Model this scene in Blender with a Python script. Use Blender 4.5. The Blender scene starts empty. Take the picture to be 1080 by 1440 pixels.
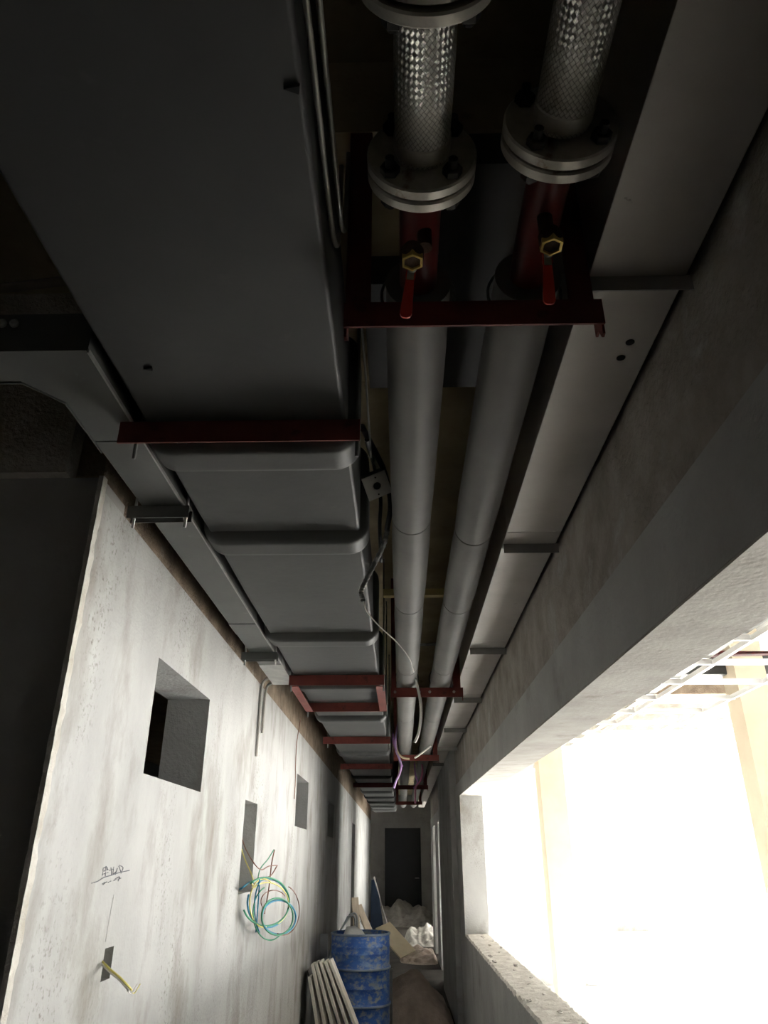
import bpy, bmesh, math, random
from mathutils import Vector, Matrix, noise
random.seed(7)
C = bpy.context.scene.collection
SC = bpy.context.scene
PI = math.pi

# ------------------------------------------------------------------ camera
EYE = Vector((0.0, 0.0, 1.55))
F = 1020.0
PITCH = math.radians(25.56)
YAW = 0.0221
cam_d = bpy.data.cameras.new('camera')
cam = bpy.data.objects.new('camera', cam_d); C.objects.link(cam)
cam.location = EYE
cam.rotation_euler = (PI / 2 + PITCH, 0, YAW)
cam_d.sensor_fit = 'VERTICAL'; cam_d.sensor_height = 36; cam_d.lens = F / 1440 * 36
cam_d.clip_start = 0.02; cam_d.clip_end = 300
SC.camera = cam

def P(px, py, X=None, Y=None, Z=None):
    """where the sight line through a photo pixel meets a real plane of the place"""
    u = (px - 540) / F; v = (720 - py) / F
    f = math.cos(PITCH) - v * math.sin(PITCH); z = math.sin(PITCH) + v * math.cos(PITCH)
    d = Vector((u * math.cos(YAW) - f * math.sin(YAW), u * math.sin(YAW) + f * math.cos(YAW), z))
    if X is not None: t = (X - EYE.x) / d.x
    elif Y is not None: t = (Y - EYE.y) / d.y
    else: t = (Z - EYE.z) / d.z
    return EYE + d * t

# ------------------------------------------------------------------ materials
def mat(name, c1, c2=None, scale=6.0, rough=0.8, metal=0.0, bump=0.0, bscale=40.0, detail=6.0, lo=0.35, hi=0.65,
        stretch=(1, 1, 1), spots=None, spot_scale=3.0, spot_lo=0.55, spot_hi=0.7, dots=None, dot_scale=6.0, bdist=0.01, spec=0.3, wear=None, dots2=False):
    m = bpy.data.materials.new(name); m.use_nodes = True
    nt = m.node_tree; N = nt.nodes; L = nt.links
    b = N['Principled BSDF']
    b.inputs['Roughness'].default_value = rough; b.inputs['Metallic'].default_value = metal
    b.inputs['Specular IOR Level'].default_value = spec
    tc = N.new('ShaderNodeTexCoord'); mp = N.new('ShaderNodeMapping'); mp.inputs['Scale'].default_value = stretch
    L.new(tc.outputs['Object'], mp.inputs['Vector'])
    col = None
    if c2 is None:
        c2 = tuple(x * 0.8 for x in c1)
    nz = N.new('ShaderNodeTexNoise'); nz.inputs['Scale'].default_value = scale; nz.inputs['Detail'].default_value = detail
    nz.inputs['Roughness'].default_value = 0.6
    L.new(mp.outputs['Vector'], nz.inputs['Vector'])
    rp = N.new('ShaderNodeMapRange'); rp.inputs['From Min'].default_value = lo; rp.inputs['From Max'].default_value = hi
    L.new(nz.outputs['Fac'], rp.inputs['Value'])
    mx = N.new('ShaderNodeMix'); mx.data_type = 'RGBA'
    mx.inputs['A'].default_value = (*c1, 1); mx.inputs['B'].default_value = (*c2, 1)
    L.new(rp.outputs['Result'], mx.inputs['Factor'])
    col = mx.outputs['Result']
    for cc, ss, l0, h0, kind in ((spots, spot_scale, spot_lo, spot_hi, 'n'), (wear, spot_scale * 2.3, 0.5, 0.62, 'n'), (dots, dot_scale, 0.045, 0.03, 'v')):
        if cc is None: continue
        if kind == 'n':
            t = N.new('ShaderNodeTexNoise'); t.inputs['Scale'].default_value = ss; t.inputs['Detail'].default_value = 8
            t.inputs['Roughness'].default_value = 0.65
            L.new(mp.outputs['Vector'], t.inputs['Vector']); o = t.outputs['Fac']
        else:
            t = N.new('ShaderNodeTexVoronoi'); t.inputs['Scale'].default_value = ss
            L.new(mp.outputs['Vector'], t.inputs['Vector']); o = t.outputs['Distance']
        r2 = N.new('ShaderNodeMapRange'); r2.inputs['From Min'].default_value = l0; r2.inputs['From Max'].default_value = h0
        L.new(o, r2.inputs['Value'])
        m2 = N.new('ShaderNodeMix'); m2.data_type = 'RGBA'; m2.inputs['B'].default_value = (*cc, 1)
        L.new(col, m2.inputs['A']); L.new(r2.outputs['Result'], m2.inputs['Factor'])
        col = m2.outputs['Result']
    if dots2:      # pitted, speckled dirt gathered in patches
        t = N.new('ShaderNodeTexNoise'); t.inputs['Scale'].default_value = 75; t.inputs['Detail'].default_value = 3
        q = N.new('ShaderNodeTexNoise'); q.inputs['Scale'].default_value = 1.9; q.inputs['Detail'].default_value = 4
        L.new(tc.outputs['Object'], t.inputs['Vector']); L.new(mp.outputs['Vector'], q.inputs['Vector'])
        r1 = N.new('ShaderNodeMapRange'); r1.inputs['From Min'].default_value = 0.56; r1.inputs['From Max'].default_value = 0.74
        r2 = N.new('ShaderNodeMapRange'); r2.inputs['From Min'].default_value = 0.50; r2.inputs['From Max'].default_value = 0.66
        L.new(t.outputs['Fac'], r1.inputs['Value']); L.new(q.outputs['Fac'], r2.inputs['Value'])
        k = N.new('ShaderNodeMath'); k.operation = 'MULTIPLY'; L.new(r1.outputs['Result'], k.inputs[0]); L.new(r2.outputs['Result'], k.inputs[1])
        m2 = N.new('ShaderNodeMix'); m2.data_type = 'RGBA'; m2.inputs['B'].default_value = (0.17, 0.16, 0.14, 1)
        L.new(col, m2.inputs['A']); L.new(k.outputs[0], m2.inputs['Factor']); col = m2.outputs['Result']
    L.new(col, b.inputs['Base Color'])
    if bump > 0:
        nb = N.new('ShaderNodeTexNoise'); nb.inputs['Scale'].default_value = bscale; nb.inputs['Detail'].default_value = 5
        L.new(tc.outputs['Object'], nb.inputs['Vector'])
        bp = N.new('ShaderNodeBump'); bp.inputs['Strength'].default_value = bump; bp.inputs['Distance'].default_value = bdist
        L.new(nb.outputs['Fac'], bp.inputs['Height']); L.new(bp.outputs['Normal'], b.inputs['Normal'])
    return m

def braid_material():
    m = bpy.data.materials.new('stainless_braid'); m.use_nodes = True
    nt = m.node_tree; N = nt.nodes; L = nt.links; b = N['Principled BSDF']
    b.inputs['Metallic'].default_value = 1.0; b.inputs['Roughness'].default_value = 0.33
    uv = N.new('ShaderNodeUVMap'); sp = N.new('ShaderNodeSeparateXYZ'); L.new(uv.outputs['UV'], sp.inputs['Vector'])
    def M(op, a, c=None):
        n = N.new('ShaderNodeMath'); n.operation = op
        for i, x in enumerate((a, c)):
            if x is None: continue
            if isinstance(x, (int, float)): n.inputs[i].default_value = x
            else: L.new(x, n.inputs[i])
        return n.outputs[0]
    U = M('MULTIPLY', sp.outputs['X'], 34.0); V = M('MULTIPLY', sp.outputs['Y'], 1.0)
    a = M('ADD', U, V); c = M('SUBTRACT', U, V)
    fa = M('FRACT', a); fc = M('FRACT', c)
    pa = M('SUBTRACT', 1.0, M('ABSOLUTE', M('SUBTRACT', M('MULTIPLY', fa, 2.0), 1.0)))
    pc = M('SUBTRACT', 1.0, M('ABSOLUTE', M('SUBTRACT', M('MULTIPLY', fc, 2.0), 1.0)))
    ck = M('MODULO', M('ABSOLUTE', M('ADD', M('FLOOR', a), M('FLOOR', c))), 2.0)
    h = M('ADD', M('MULTIPLY', M('SQRT', pa), ck), M('MULTIPLY', M('SQRT', pc), M('SUBTRACT', 1.0, ck)))
    wires = M('MULTIPLY', M('ADD', M('SINE', M('MULTIPLY', M('ADD', M('MULTIPLY', fa, ck), M('MULTIPLY', fc, M('SUBTRACT', 1.0, ck))), 37.7)), 1.0), 0.09)
    hh = M('ADD', h, wires)
    bp = N.new('ShaderNodeBump'); bp.inputs['Strength'].default_value = 1.0; bp.inputs['Distance'].default_value = 0.0022
    L.new(hh, bp.inputs['Height']); L.new(bp.outputs['Normal'], b.inputs['Normal'])
    mx = N.new('ShaderNodeMix'); mx.data_type = 'RGBA'
    mx.inputs['A'].default_value = (0.10, 0.095, 0.09, 1); mx.inputs['B'].default_value = (0.66, 0.63, 0.58, 1)
    L.new(M('MINIMUM', M('MULTIPLY', h, 1.5), 1.0), mx.inputs['Factor']); L.new(mx.outputs['Result'], b.inputs['Base Color'])
    return m

M_ = {}
M_['plaster'] = mat('pale_plaster', (0.40, 0.40, 0.388), (0.33, 0.33, 0.318), scale=2.2, rough=0.9, bump=0.35, bscale=60, stretch=(1, 1.3, 0.65),
                    spots=(0.21, 0.195, 0.17), spot_scale=2.4, spot_lo=0.50, spot_hi=0.72, dots2=True)
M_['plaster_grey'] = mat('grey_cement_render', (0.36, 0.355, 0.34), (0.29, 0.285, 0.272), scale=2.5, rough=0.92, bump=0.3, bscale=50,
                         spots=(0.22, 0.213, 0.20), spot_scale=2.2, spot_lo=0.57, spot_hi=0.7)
M_['plaster_shade'] = mat('shaded_cement_render', (0.30, 0.293, 0.275), (0.24, 0.233, 0.22), scale=2.5, rough=0.92, bump=0.2, bscale=50)  # render toned down to carry the shade of the unlit passage
M_['bead'] = mat('ragged_pale_render', (0.55, 0.53, 0.49), (0.40, 0.37, 0.32), scale=12, rough=0.95, bump=0.6, bscale=70)
M_['concrete_brown'] = mat('raw_brown_concrete', (0.255, 0.20, 0.145), (0.14, 0.105, 0.075), scale=9, rough=0.95, bump=0.8, bscale=70, detail=10,
                           spots=(0.30, 0.27, 0.22), spot_scale=5, spot_lo=0.6, spot_hi=0.72)
M_['concrete_rough'] = mat('raw_grey_concrete', (0.33, 0.30, 0.265), (0.20, 0.18, 0.155), scale=6, rough=0.95, bump=0.8, bscale=60, detail=10,
                           spots=(0.40, 0.385, 0.36), spot_scale=3, spot_lo=0.56, spot_hi=0.7)
M_['slab'] = mat('formwork_stained_slab', (0.40, 0.33, 0.22), (0.27, 0.22, 0.145), scale=3, rough=0.9, bump=0.2, bscale=30,
                 spots=(0.12, 0.09, 0.055), spot_scale=5, spot_lo=0.6, spot_hi=0.72, dots=(0.03, 0.022, 0.015), dot_scale=5.5)
M_['slab_hall'] = mat('pale_hall_slab', (0.50, 0.49, 0.47), (0.24, 0.235, 0.22), scale=1.6, rough=0.9, lo=0.48, hi=0.66,
                      spots=(0.26, 0.22, 0.15), spot_scale=0.9, spot_lo=0.62, spot_hi=0.7)
M_['beam_soffit'] = mat('beam_concrete', (0.36, 0.345, 0.315), (0.28, 0.262, 0.235), scale=5, rough=0.92, bump=0.22, bscale=55,
                        spots=(0.20, 0.18, 0.15), spot_scale=6, spot_lo=0.6, spot_hi=0.74)
M_['floor'] = mat('dirty_screed', (0.085, 0.075, 0.065), (0.05, 0.044, 0.038), scale=3, rough=0.95, bump=0.5, bscale=30)
M_['hall_floor'] = mat('pale_hall_screed', (0.47, 0.47, 0.455), (0.40, 0.40, 0.39), scale=1.5, rough=0.9)
M_['pillar'] = mat('tan_pillar_render', (0.58, 0.50, 0.38), (0.50, 0.43, 0.32), scale=3, rough=0.9)
M_['rubber'] = mat('black_rubber_insulation', (0.052, 0.053, 0.051), (0.042, 0.043, 0.042), scale=3, rough=0.55, spec=0.4, bump=0.12, bscale=18,
                   spots=(0.066, 0.066, 0.062), spot_scale=7, spot_lo=0.62, spot_hi=0.75)
M_['rubber_pipe'] = mat('grey_rubber_pipe_insulation', (0.138, 0.133, 0.124), (0.110, 0.106, 0.10), scale=3.5, rough=0.62, spec=0.35, bump=0.1, bscale=22,
                        spots=(0.11, 0.105, 0.098), spot_scale=8, spot_lo=0.62, spot_hi=0.75)
M_['trunk'] = mat('grey_painted_trunking', (0.54, 0.51, 0.485), (0.47, 0.445, 0.42), scale=3, rough=0.5, spec=0.4, metal=0.55,
                  spots=(0.08, 0.07, 0.06), spot_scale=4.5, spot_lo=0.67, spot_hi=0.72, stretch=(1, 1.4, 1))
M_['tray'] = mat('grey_green_painted_steel', (0.095, 0.098, 0.092), (0.078, 0.08, 0.076), scale=5, rough=0.5, spec=0.4,
                 spots=(0.12, 0.12, 0.115), spot_scale=9, spot_lo=0.62, spot_hi=0.7)
M_['galv'] = mat('galvanised_steel', (0.42, 0.42, 0.40), (0.30, 0.30, 0.29), scale=14, rough=0.45, metal=0.6)
M_['galv_dark'] = mat('dull_bracket_steel', (0.13, 0.135, 0.13), (0.10, 0.10, 0.097), scale=10, rough=0.5, metal=0.2)
M_['bracket'] = mat('grey_bracket_steel', (0.30, 0.295, 0.28), (0.24, 0.235, 0.225), scale=10, rough=0.5)
M_['red'] = mat('red_primer_steel', (0.155, 0.036, 0.028), (0.11, 0.025, 0.020), scale=9, rough=0.6, spots=(0.07, 0.02, 0.015), spot_scale=12, spot_lo=0.6, spot_hi=0.68)
M_['red_pipe'] = mat('red_primer_pipe', (0.135, 0.016, 0.014), (0.085, 0.012, 0.010), scale=12, rough=0.35, spots=(0.04, 0.02, 0.012), spot_scale=14, spot_lo=0.58, spot_hi=0.68)
M_['steel'] = mat('machined_flange_steel', (0.58, 0.55, 0.49), (0.40, 0.37, 0.32), scale=18, rough=0.42, metal=0.55, spots=(0.16, 0.10, 0.055), spot_scale=16, spot_lo=0.6, spot_hi=0.7)
M_['bolt'] = mat('oily_black_bolt_steel', (0.06, 0.055, 0.05), (0.04, 0.037, 0.034), scale=20, rough=0.45, metal=0.7)
M_['gasket'] = mat('black_gasket', (0.015, 0.015, 0.015), rough=0.8)
M_['rust'] = mat('rusty_nipple_steel', (0.075, 0.042, 0.02), (0.04, 0.022, 0.012), scale=30, rough=0.7, metal=0.3, bump=0.4, bscale=120)
M_['brass'] = mat('yellow_brass', (0.72, 0.52, 0.17), (0.58, 0.40, 0.12), scale=30, rough=0.35, metal=0.5)
M_['lever'] = mat('red_vinyl_lever', (0.66, 0.050, 0.022), (0.55, 0.040, 0.020), scale=10, rough=0.4)
M_['braid'] = braid_material()
M_['conduit'] = mat('pale_steel_conduit', (0.36, 0.35, 0.32), (0.28, 0.27, 0.25), scale=6, rough=0.4, metal=0.5)
M_['conduit_brown'] = mat('dusty_conduit', (0.30, 0.25, 0.19), (0.22, 0.18, 0.14), scale=6, rough=0.6)
M_['white_plastic'] = mat('white_plastic', (0.68, 0.66, 0.61), (0.60, 0.58, 0.53), scale=6, rough=0.5)
M_['plate'] = mat('grey_plastic_plate', (0.50, 0.48, 0.45), (0.42, 0.40, 0.37), scale=9, rough=0.5)
M_['black_cable'] = mat('black_cable_sheath', (0.018, 0.018, 0.019), rough=0.5)
M_['flex'] = mat('dull_flexible_steel', (0.16, 0.16, 0.155), (0.12, 0.12, 0.115), scale=10, rough=0.4, metal=0.5)
M_['wire_white'] = mat('white_wire_sheath', (0.75, 0.73, 0.69), rough=0.5)
M_['wire_cream'] = mat('cream_wire_sheath', (0.62, 0.52, 0.36), rough=0.5)
M_['wire_purple'] = mat('purple_wire_sheath', (0.36, 0.16, 0.40), rough=0.5)
M_['wire_lilac'] = mat('lilac_wire_sheath', (0.42, 0.28, 0.52), rough=0.5)
M_['wire_pink'] = mat('pink_wire_sheath', (0.50, 0.15, 0.27), rough=0.5)
M_['wire_blue'] = mat('blue_wire_sheath', (0.03, 0.22, 0.36), rough=0.5)
M_['wire_green'] = mat('green_wire_sheath', (0.05, 0.26, 0.14), rough=0.5)
M_['wire_yellow'] = mat('yellow_wire_sheath', (0.72, 0.64, 0.20), rough=0.5)
M_['wire_brown'] = mat('brown_wire_sheath', (0.20, 0.09, 0.06), rough=0.5)
M_['pencil'] = mat('pencil_marks', (0.13, 0.13, 0.15), rough=0.9)
M_['drum'] = mat('scratched_blue_drum_paint', (0.05, 0.145, 0.44), (0.03, 0.09, 0.32), scale=5, rough=0.5, spots=(0.26, 0.36, 0.50), spot_scale=7,
                 spot_lo=0.5, spot_hi=0.72, wear=(0.25, 0.28, 0.30), stretch=(1, 1, 1.5))
M_['hoop'] = mat('worn_pale_blue_edge', (0.26, 0.31, 0.36), (0.14, 0.19, 0.28), scale=9, rough=0.5)
M_['drum_rust'] = mat('drum_inside_rust', (0.10, 0.06, 0.04), rough=0.8)
M_['sack'] = mat('white_woven_sack', (0.62, 0.63, 0.62), (0.45, 0.46, 0.46), scale=9, rough=0.8, bump=0.5, bscale=25)
M_['board'] = mat('dusty_pale_board', (0.74, 0.71, 0.65), (0.60, 0.57, 0.51), scale=4, rough=0.85, stretch=(3, 3, 0.5))
M_['board_dark'] = mat('grey_weathered_board', (0.20, 0.195, 0.185), (0.14, 0.135, 0.13), scale=4, rough=0.85)
M_['timber'] = mat('brown_timber', (0.68, 0.58, 0.45), (0.54, 0.44, 0.32), scale=5, rough=0.85, stretch=(4, 4, 0.4))
M_['batten'] = mat('yellow_formwork_timber', (0.62, 0.50, 0.26), (0.50, 0.39, 0.19), scale=5, rough=0.85, stretch=(0.4, 4, 4))
M_['sheet'] = mat('cream_sheet', (0.66, 0.57, 0.40), (0.56, 0.47, 0.32), scale=2.5, rough=0.8)
M_['sand'] = mat('brown_sand', (0.52, 0.43, 0.37), (0.40, 0.325, 0.275), scale=9, rough=1.0, bump=0.9, bscale=60, detail=10)
M_['sand_grey'] = mat('grey_sand', (0.30, 0.285, 0.265), (0.21, 0.20, 0.185), scale=8, rough=1.0, bump=0.9, bscale=50, detail=10)
M_['rubble'] = mat('broken_plaster', (0.62, 0.60, 0.56), (0.45, 0.43, 0.39), scale=12, rough=0.95, bump=0.6, bscale=60)
M_['blue_sheet'] = mat('dark_blue_panel', (0.012, 0.019, 0.032), (0.008, 0.013, 0.022), scale=4, rough=0.8, spec=0.1)
M_['tube'] = mat('grey_blue_tube_steel', (0.50, 0.53, 0.57), (0.40, 0.43, 0.47), scale=9, rough=0.45, metal=0.1)
M_['tbar'] = mat('white_ceiling_bar', (0.80, 0.80, 0.79), (0.74, 0.74, 0.73), scale=4, rough=0.4)
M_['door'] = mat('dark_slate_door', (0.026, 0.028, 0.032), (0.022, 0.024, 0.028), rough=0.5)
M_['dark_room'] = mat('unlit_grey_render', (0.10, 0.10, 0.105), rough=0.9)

# ------------------------------------------------------------------ geometry helpers
def link(name, me, m=None, parent=None, smooth=False):
    o = bpy.data.objects.new(name, me); C.objects.link(o)
    if m is not None: me.materials.append(m)
    if parent is not None: o.parent = parent
    if smooth:
        for p in me.polygons: p.use_smooth = True
    return o

def obj(name, bm, m, parent=None, smooth=False, auto=None):
    """bm is in world axes; a part is kept in its thing's own axes"""
    bmesh.ops.recalc_face_normals(bm, faces=bm.faces[:])
    if parent is not None:
        bmesh.ops.translate(bm, verts=bm.verts[:], vec=-parent.location)
    me = bpy.data.meshes.new(name)
    if auto is not None:
        for e in bm.edges:
            if len(e.link_faces) == 2 and e.calc_face_angle(0) > auto: e.smooth = False
        smooth = True
    bm.to_mesh(me); bm.free()
    return link(name, me, m, parent, smooth)

def solo(name, bm, m, label, cat, group=None, kind=None, loc=None, smooth=False, auto=None):
    if loc is not None: bmesh.ops.translate(bm, verts=bm.verts[:], vec=-Vector(loc))
    o = obj(name, bm, m, None, smooth, auto)
    if loc is not None: o.location = loc
    return tag(o, label, cat, group, kind)

def tag(o, label, cat, group=None, kind=None):
    o['label'] = label; o['category'] = cat
    if group: o['group'] = group
    if kind: o['kind'] = kind
    return o

def thing(name, label, cat, loc=(0, 0, 0), group=None):
    o = bpy.data.objects.new(name, None); C.objects.link(o); o.location = loc
    o.empty_display_size = 0.05
    return tag(o, label, cat, group)

def struct(name, bm, m, label=None, cat=None):
    o = obj(name, bm, m); o['kind'] = 'structure'
    if label: o['label'] = label
    if cat: o['category'] = cat
    return o

def dup(root, loc, label, group=None):
    r = root.copy(); C.objects.link(r); r.location = loc; r['label'] = label
    if group: r['group'] = group
    for ch in list(root.children):
        c = ch.copy(); C.objects.link(c); c.parent = r
        for g in list(ch.children):
            d = g.copy(); C.objects.link(d); d.parent = c
    return r

def B(): return bmesh.new()

def box(bm, x0, x1, y0, y1, z0, z1, bev=0.0):
    vs = [bm.verts.new((x, y, z)) for x in (x0, x1) for y in (y0, y1) for z in (z0, z1)]
    fs = [(0, 1, 3, 2), (4, 6, 7, 5), (0, 4, 5, 1), (2, 3, 7, 6), (0, 2, 6, 4), (1, 5, 7, 3)]
    faces = [bm.faces.new([vs[i] for i in f]) for f in fs]
    if bev > 0:
        es = list({e for f in faces for e in f.edges})
        bmesh.ops.bevel(bm, geom=es, offset=bev, segments=2, affect='EDGES', profile=0.6)
    return bm

def obox(bm, c, ax, ay, az, sx, sy, sz, bev=0.0):
    """box about c with its own axes"""
    t = bmesh.new(); box(t, -sx / 2, sx / 2, -sy / 2, sy / 2, -sz / 2, sz / 2, bev)
    m = Matrix((ax, ay, az)).transposed().to_4x4(); m.translation = Vector(c)
    bmesh.ops.transform(t, matrix=m, verts=t.verts[:])
    me = bpy.data.meshes.new('t'); t.to_mesh(me); t.free(); bm.from_mesh(me); bpy.data.meshes.remove(me)
    return bm

def plank(bm, a, b, w, th, side):
    """a plank from a to b, its width along side"""
    a = Vector(a); b = Vector(b); az = (b - a).normalized(); ax = Vector(side); ax = (ax - az * ax.dot(az)).normalized(); ay = az.cross(ax)
    return obox(bm, (a + b) / 2, ax, ay, az, w, th, (b - a).length, min(w, th) * 0.12)

def frame_of(d):
    d = d.normalized(); up = Vector((0, 0, 1)) if abs(d.z) < 0.9 else Vector((1, 0, 0))
    x = d.cross(up).normalized(); y = x.cross(d).normalized()
    return x, y

def smooth_path(pts, n=8):
    pts = [Vector(p) for p in pts]
    if len(pts) < 3: return pts
    out = []
    q = [pts[0] * 2 - pts[1]] + pts + [pts[-1] * 2 - pts[-2]]
    for i in range(1, len(q) - 2):
        p0, p1, p2, p3 = q[i - 1:i + 3]
        for k in range(n):
            t = k / n
            out.append(0.5 * ((2 * p1) + (p2 - p0) * t + (2 * p0 - 5 * p1 + 4 * p2 - p3) * t * t + (3 * p1 - p0 - 3 * p2 + p3) * t ** 3))
    out.append(pts[-1])
    return out

def tube(bm, pts, r, seg=8, curve=True, n=8, rib=None):
    ps = smooth_path(pts, n) if curve else [Vector(p) for p in pts]
    if rib:
        res = []; L = 0
        for a, b in zip(ps, ps[1:]):
            k = max(1, int((b - a).length / (rib / 2)))
            res += [a.lerp(b, i / k) for i in range(k)]
        ps = res + [ps[-1]]
    rings = []; x = None
    for i, p in enumerate(ps):
        d = (ps[min(i + 1, len(ps) - 1)] - ps[max(i - 1, 0)]).normalized()
        if x is None: x, y = frame_of(d)
        else:
            x = (x - d * x.dot(d)).normalized(); y = d.cross(x)
        rr = r * (1.0 if not rib or i % 2 else 0.78)
        rings.append([bm.verts.new(p + (x * math.cos(2 * PI * k / seg) + y * math.sin(2 * PI * k / seg)) * rr) for k in range(seg)])
    for a, b in zip(rings, rings[1:]):
        for k in range(seg): bm.faces.new((a[k], a[(k + 1) % seg], b[(k + 1) % seg], b[k]))
    bm.faces.new(rings[0][::-1]); bm.faces.new(rings[-1])
    return bm

def lathe(bm, origin, axis, prof, seg=48, closed=False, uvk=None, capA=True, capB=True):
    """prof: (distance along axis, radius)"""
    o = Vector(origin); d = Vector(axis).normalized(); x, y = frame_of(d)
    rings = [[bm.verts.new(o + d * t + (x * math.cos(2 * PI * k / seg) + y * math.sin(2 * PI * k / seg)) * r) for k in range(seg)] for t, r in prof]
    lay = bm.loops.layers.uv.verify() if uvk else None
    pairs = list(zip(range(len(prof)), range(1, len(prof))))
    if closed: pairs.append((len(prof) - 1, 0))
    for i, j in pairs:
        for k in range(seg):
            f = bm.faces.new((rings[i][k], rings[i][(k + 1) % seg], rings[j][(k + 1) % seg], rings[j][k]))
            if uvk:
                for l, (ii, kk) in zip(f.loops, ((i, k), (i, k + 1), (j, k + 1), (j, k))):
                    l[lay].uv = (kk / seg, prof[ii][0] * uvk)
    if not closed:
        if capA: bm.faces.new(rings[0][::-1])
        if capB: bm.faces.new(rings[-1])
    return bm

def prism(bm, poly, axis, t0, t1):
    """poly in the other two axes, extruded along 'x','y' or 'z'"""
    def v(a, b, t): return {'x': (t, a, b), 'y': (a, t, b), 'z': (a, b, t)}[axis]
    A = [bm.verts.new(v(a, b, t0)) for a, b in poly]; Bv = [bm.verts.new(v(a, b, t1)) for a, b in poly]
    n = len(poly)
    bm.faces.new(A); bm.faces.new(Bv[::-1])
    for i in range(n): bm.faces.new((A[i], A[(i + 1) % n], Bv[(i + 1) % n], Bv[i]))
    return bm

def voxel(bm, xs, ys, zs, solid):
    """boundary of the cells for which solid(centre) holds"""
    vc = {}
    def V(i, j, k):
        if (i, j, k) not in vc: vc[(i, j, k)] = bm.verts.new((xs[i], ys[j], zs[k]))
        return vc[(i, j, k)]
    S = {}
    for i in range(len(xs) - 1):
        for j in range(len(ys) - 1):
            for k in range(len(zs) - 1):
                S[(i, j, k)] = solid((xs[i] + xs[i + 1]) / 2, (ys[j] + ys[j + 1]) / 2, (zs[k] + zs[k + 1]) / 2)
    for (i, j, k), s in S.items():
        if not s: continue
        if not S.get((i - 1, j, k)): bm.faces.new((V(i, j, k), V(i, j, k + 1), V(i, j + 1, k + 1), V(i, j + 1, k)))
        if not S.get((i + 1, j, k)): bm.faces.new((V(i + 1, j, k), V(i + 1, j + 1, k), V(i + 1, j + 1, k + 1), V(i + 1, j, k + 1)))
        if not S.get((i, j - 1, k)): bm.faces.new((V(i, j, k), V(i + 1, j, k), V(i + 1, j, k + 1), V(i, j, k + 1)))
        if not S.get((i, j + 1, k)): bm.faces.new((V(i, j + 1, k), V(i, j + 1, k + 1), V(i + 1, j + 1, k + 1), V(i + 1, j + 1, k)))
        if not S.get((i, j, k - 1)): bm.faces.new((V(i, j, k), V(i, j + 1, k), V(i + 1, j + 1, k), V(i + 1, j, k)))
        if not S.get((i, j, k + 1)): bm.faces.new((V(i, j, k + 1), V(i + 1, j, k + 1), V(i + 1, j + 1, k + 1), V(i, j + 1, k + 1)))
    return bm

def inbox(p, b): return b[0] < p[0] < b[1] and b[2] < p[1] < b[3] and b[4] < p[2] < b[5]

def rough(bm, amt, scale, cuts=0):
    for v in bm.verts:
        n = noise.noise_vector(v.co * scale)
        v.co += n * amt

def chunk(bm, c, s, seed):
    t = bmesh.new(); bmesh.ops.create_icosphere(t, subdivisions=2, radius=1)
    for v in t.verts:
        k = 0.75 + 0.5 * noise.noise(v.co * 1.3 + Vector((seed, seed * 2.1, 0)))
        v.co = Vector((v.co.x * s[0], v.co.y * s[1], v.co.z * s[2])) * k
    bmesh.ops.translate(t, verts=t.verts[:], vec=Vector(c))
    me = bpy.data.meshes.new('t'); t.to_mesh(me); t.free(); bm.from_mesh(me); bpy.data.meshes.remove(me)
    return bm

def heap(bm, x0, x1, y0, y1, peaks, seed, n=56, lump=0.06):
    g = [[None] * (n + 1) for _ in range(n + 1)]
    for i in range(n + 1):
        for j in range(n + 1):
            x = x0 + (x1 - x0) * i / n; y = y0 + (y1 - y0) * j / n
            h = 0
            for (cx, cy, rx, ry, hh) in peaks:
                d = math.hypot((x - cx) / rx, (y - cy) / ry)
                h = max(h, hh * (0.5 + 0.5 * math.cos(PI * min(1, d))) ** 0.8)
            h = h * (1 + 0.35 * noise.noise(Vector((x * 3, y * 3, seed)))) + (lump * noise.noise(Vector((x * 9, y * 9, seed + 3))) if h > 0.03 else 0)
            e = min(i, n - i, j, n - j) / n
            h = max(0, h) * min(1, e * 10)
            g[i][j] = bm.verts.new((x, y, h - 0.004))
    for i in range(n):
        for j in range(n): bm.faces.new((g[i][j], g[i + 1][j], g[i + 1][j + 1], g[i][j + 1]))
    return bm

# ------------------------------------------------------------------ the setting
CY = 8.6
Y0 = 1.935
WL, WR = -0.90, 0.60          # inner faces of the corridor walls
ZS = 3.30                     # slab
YE = 23.5
struct('floor', box(B(), -5, 0.74, -2.2, YE + 5, -0.2, 0.0), M_['floor'])
struct('floor_hall', box(B(), 0.74, 7.2, -2.2, 20.2, -0.2, 0.0), M_['hall_floor'])
struct('ground', box(B(), 7.2, 60, -40, 60, -0.3, -0.05), M_['hall_floor'])
struct('ceiling', box(B(), -5, 0.74, -2.2, YE + 5, ZS, ZS + 0.2), M_['slab'])
struct('ceiling_recess', box(B(), 0.74, 1.22, 20.2, YE + 0.2, ZS, ZS + 0.2), M_['slab'])
struct('ceiling_hall', box(B(), 0.74, 7.2, -2.2, 20.2, ZS, ZS + 0.2), M_['slab_hall'])

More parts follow.
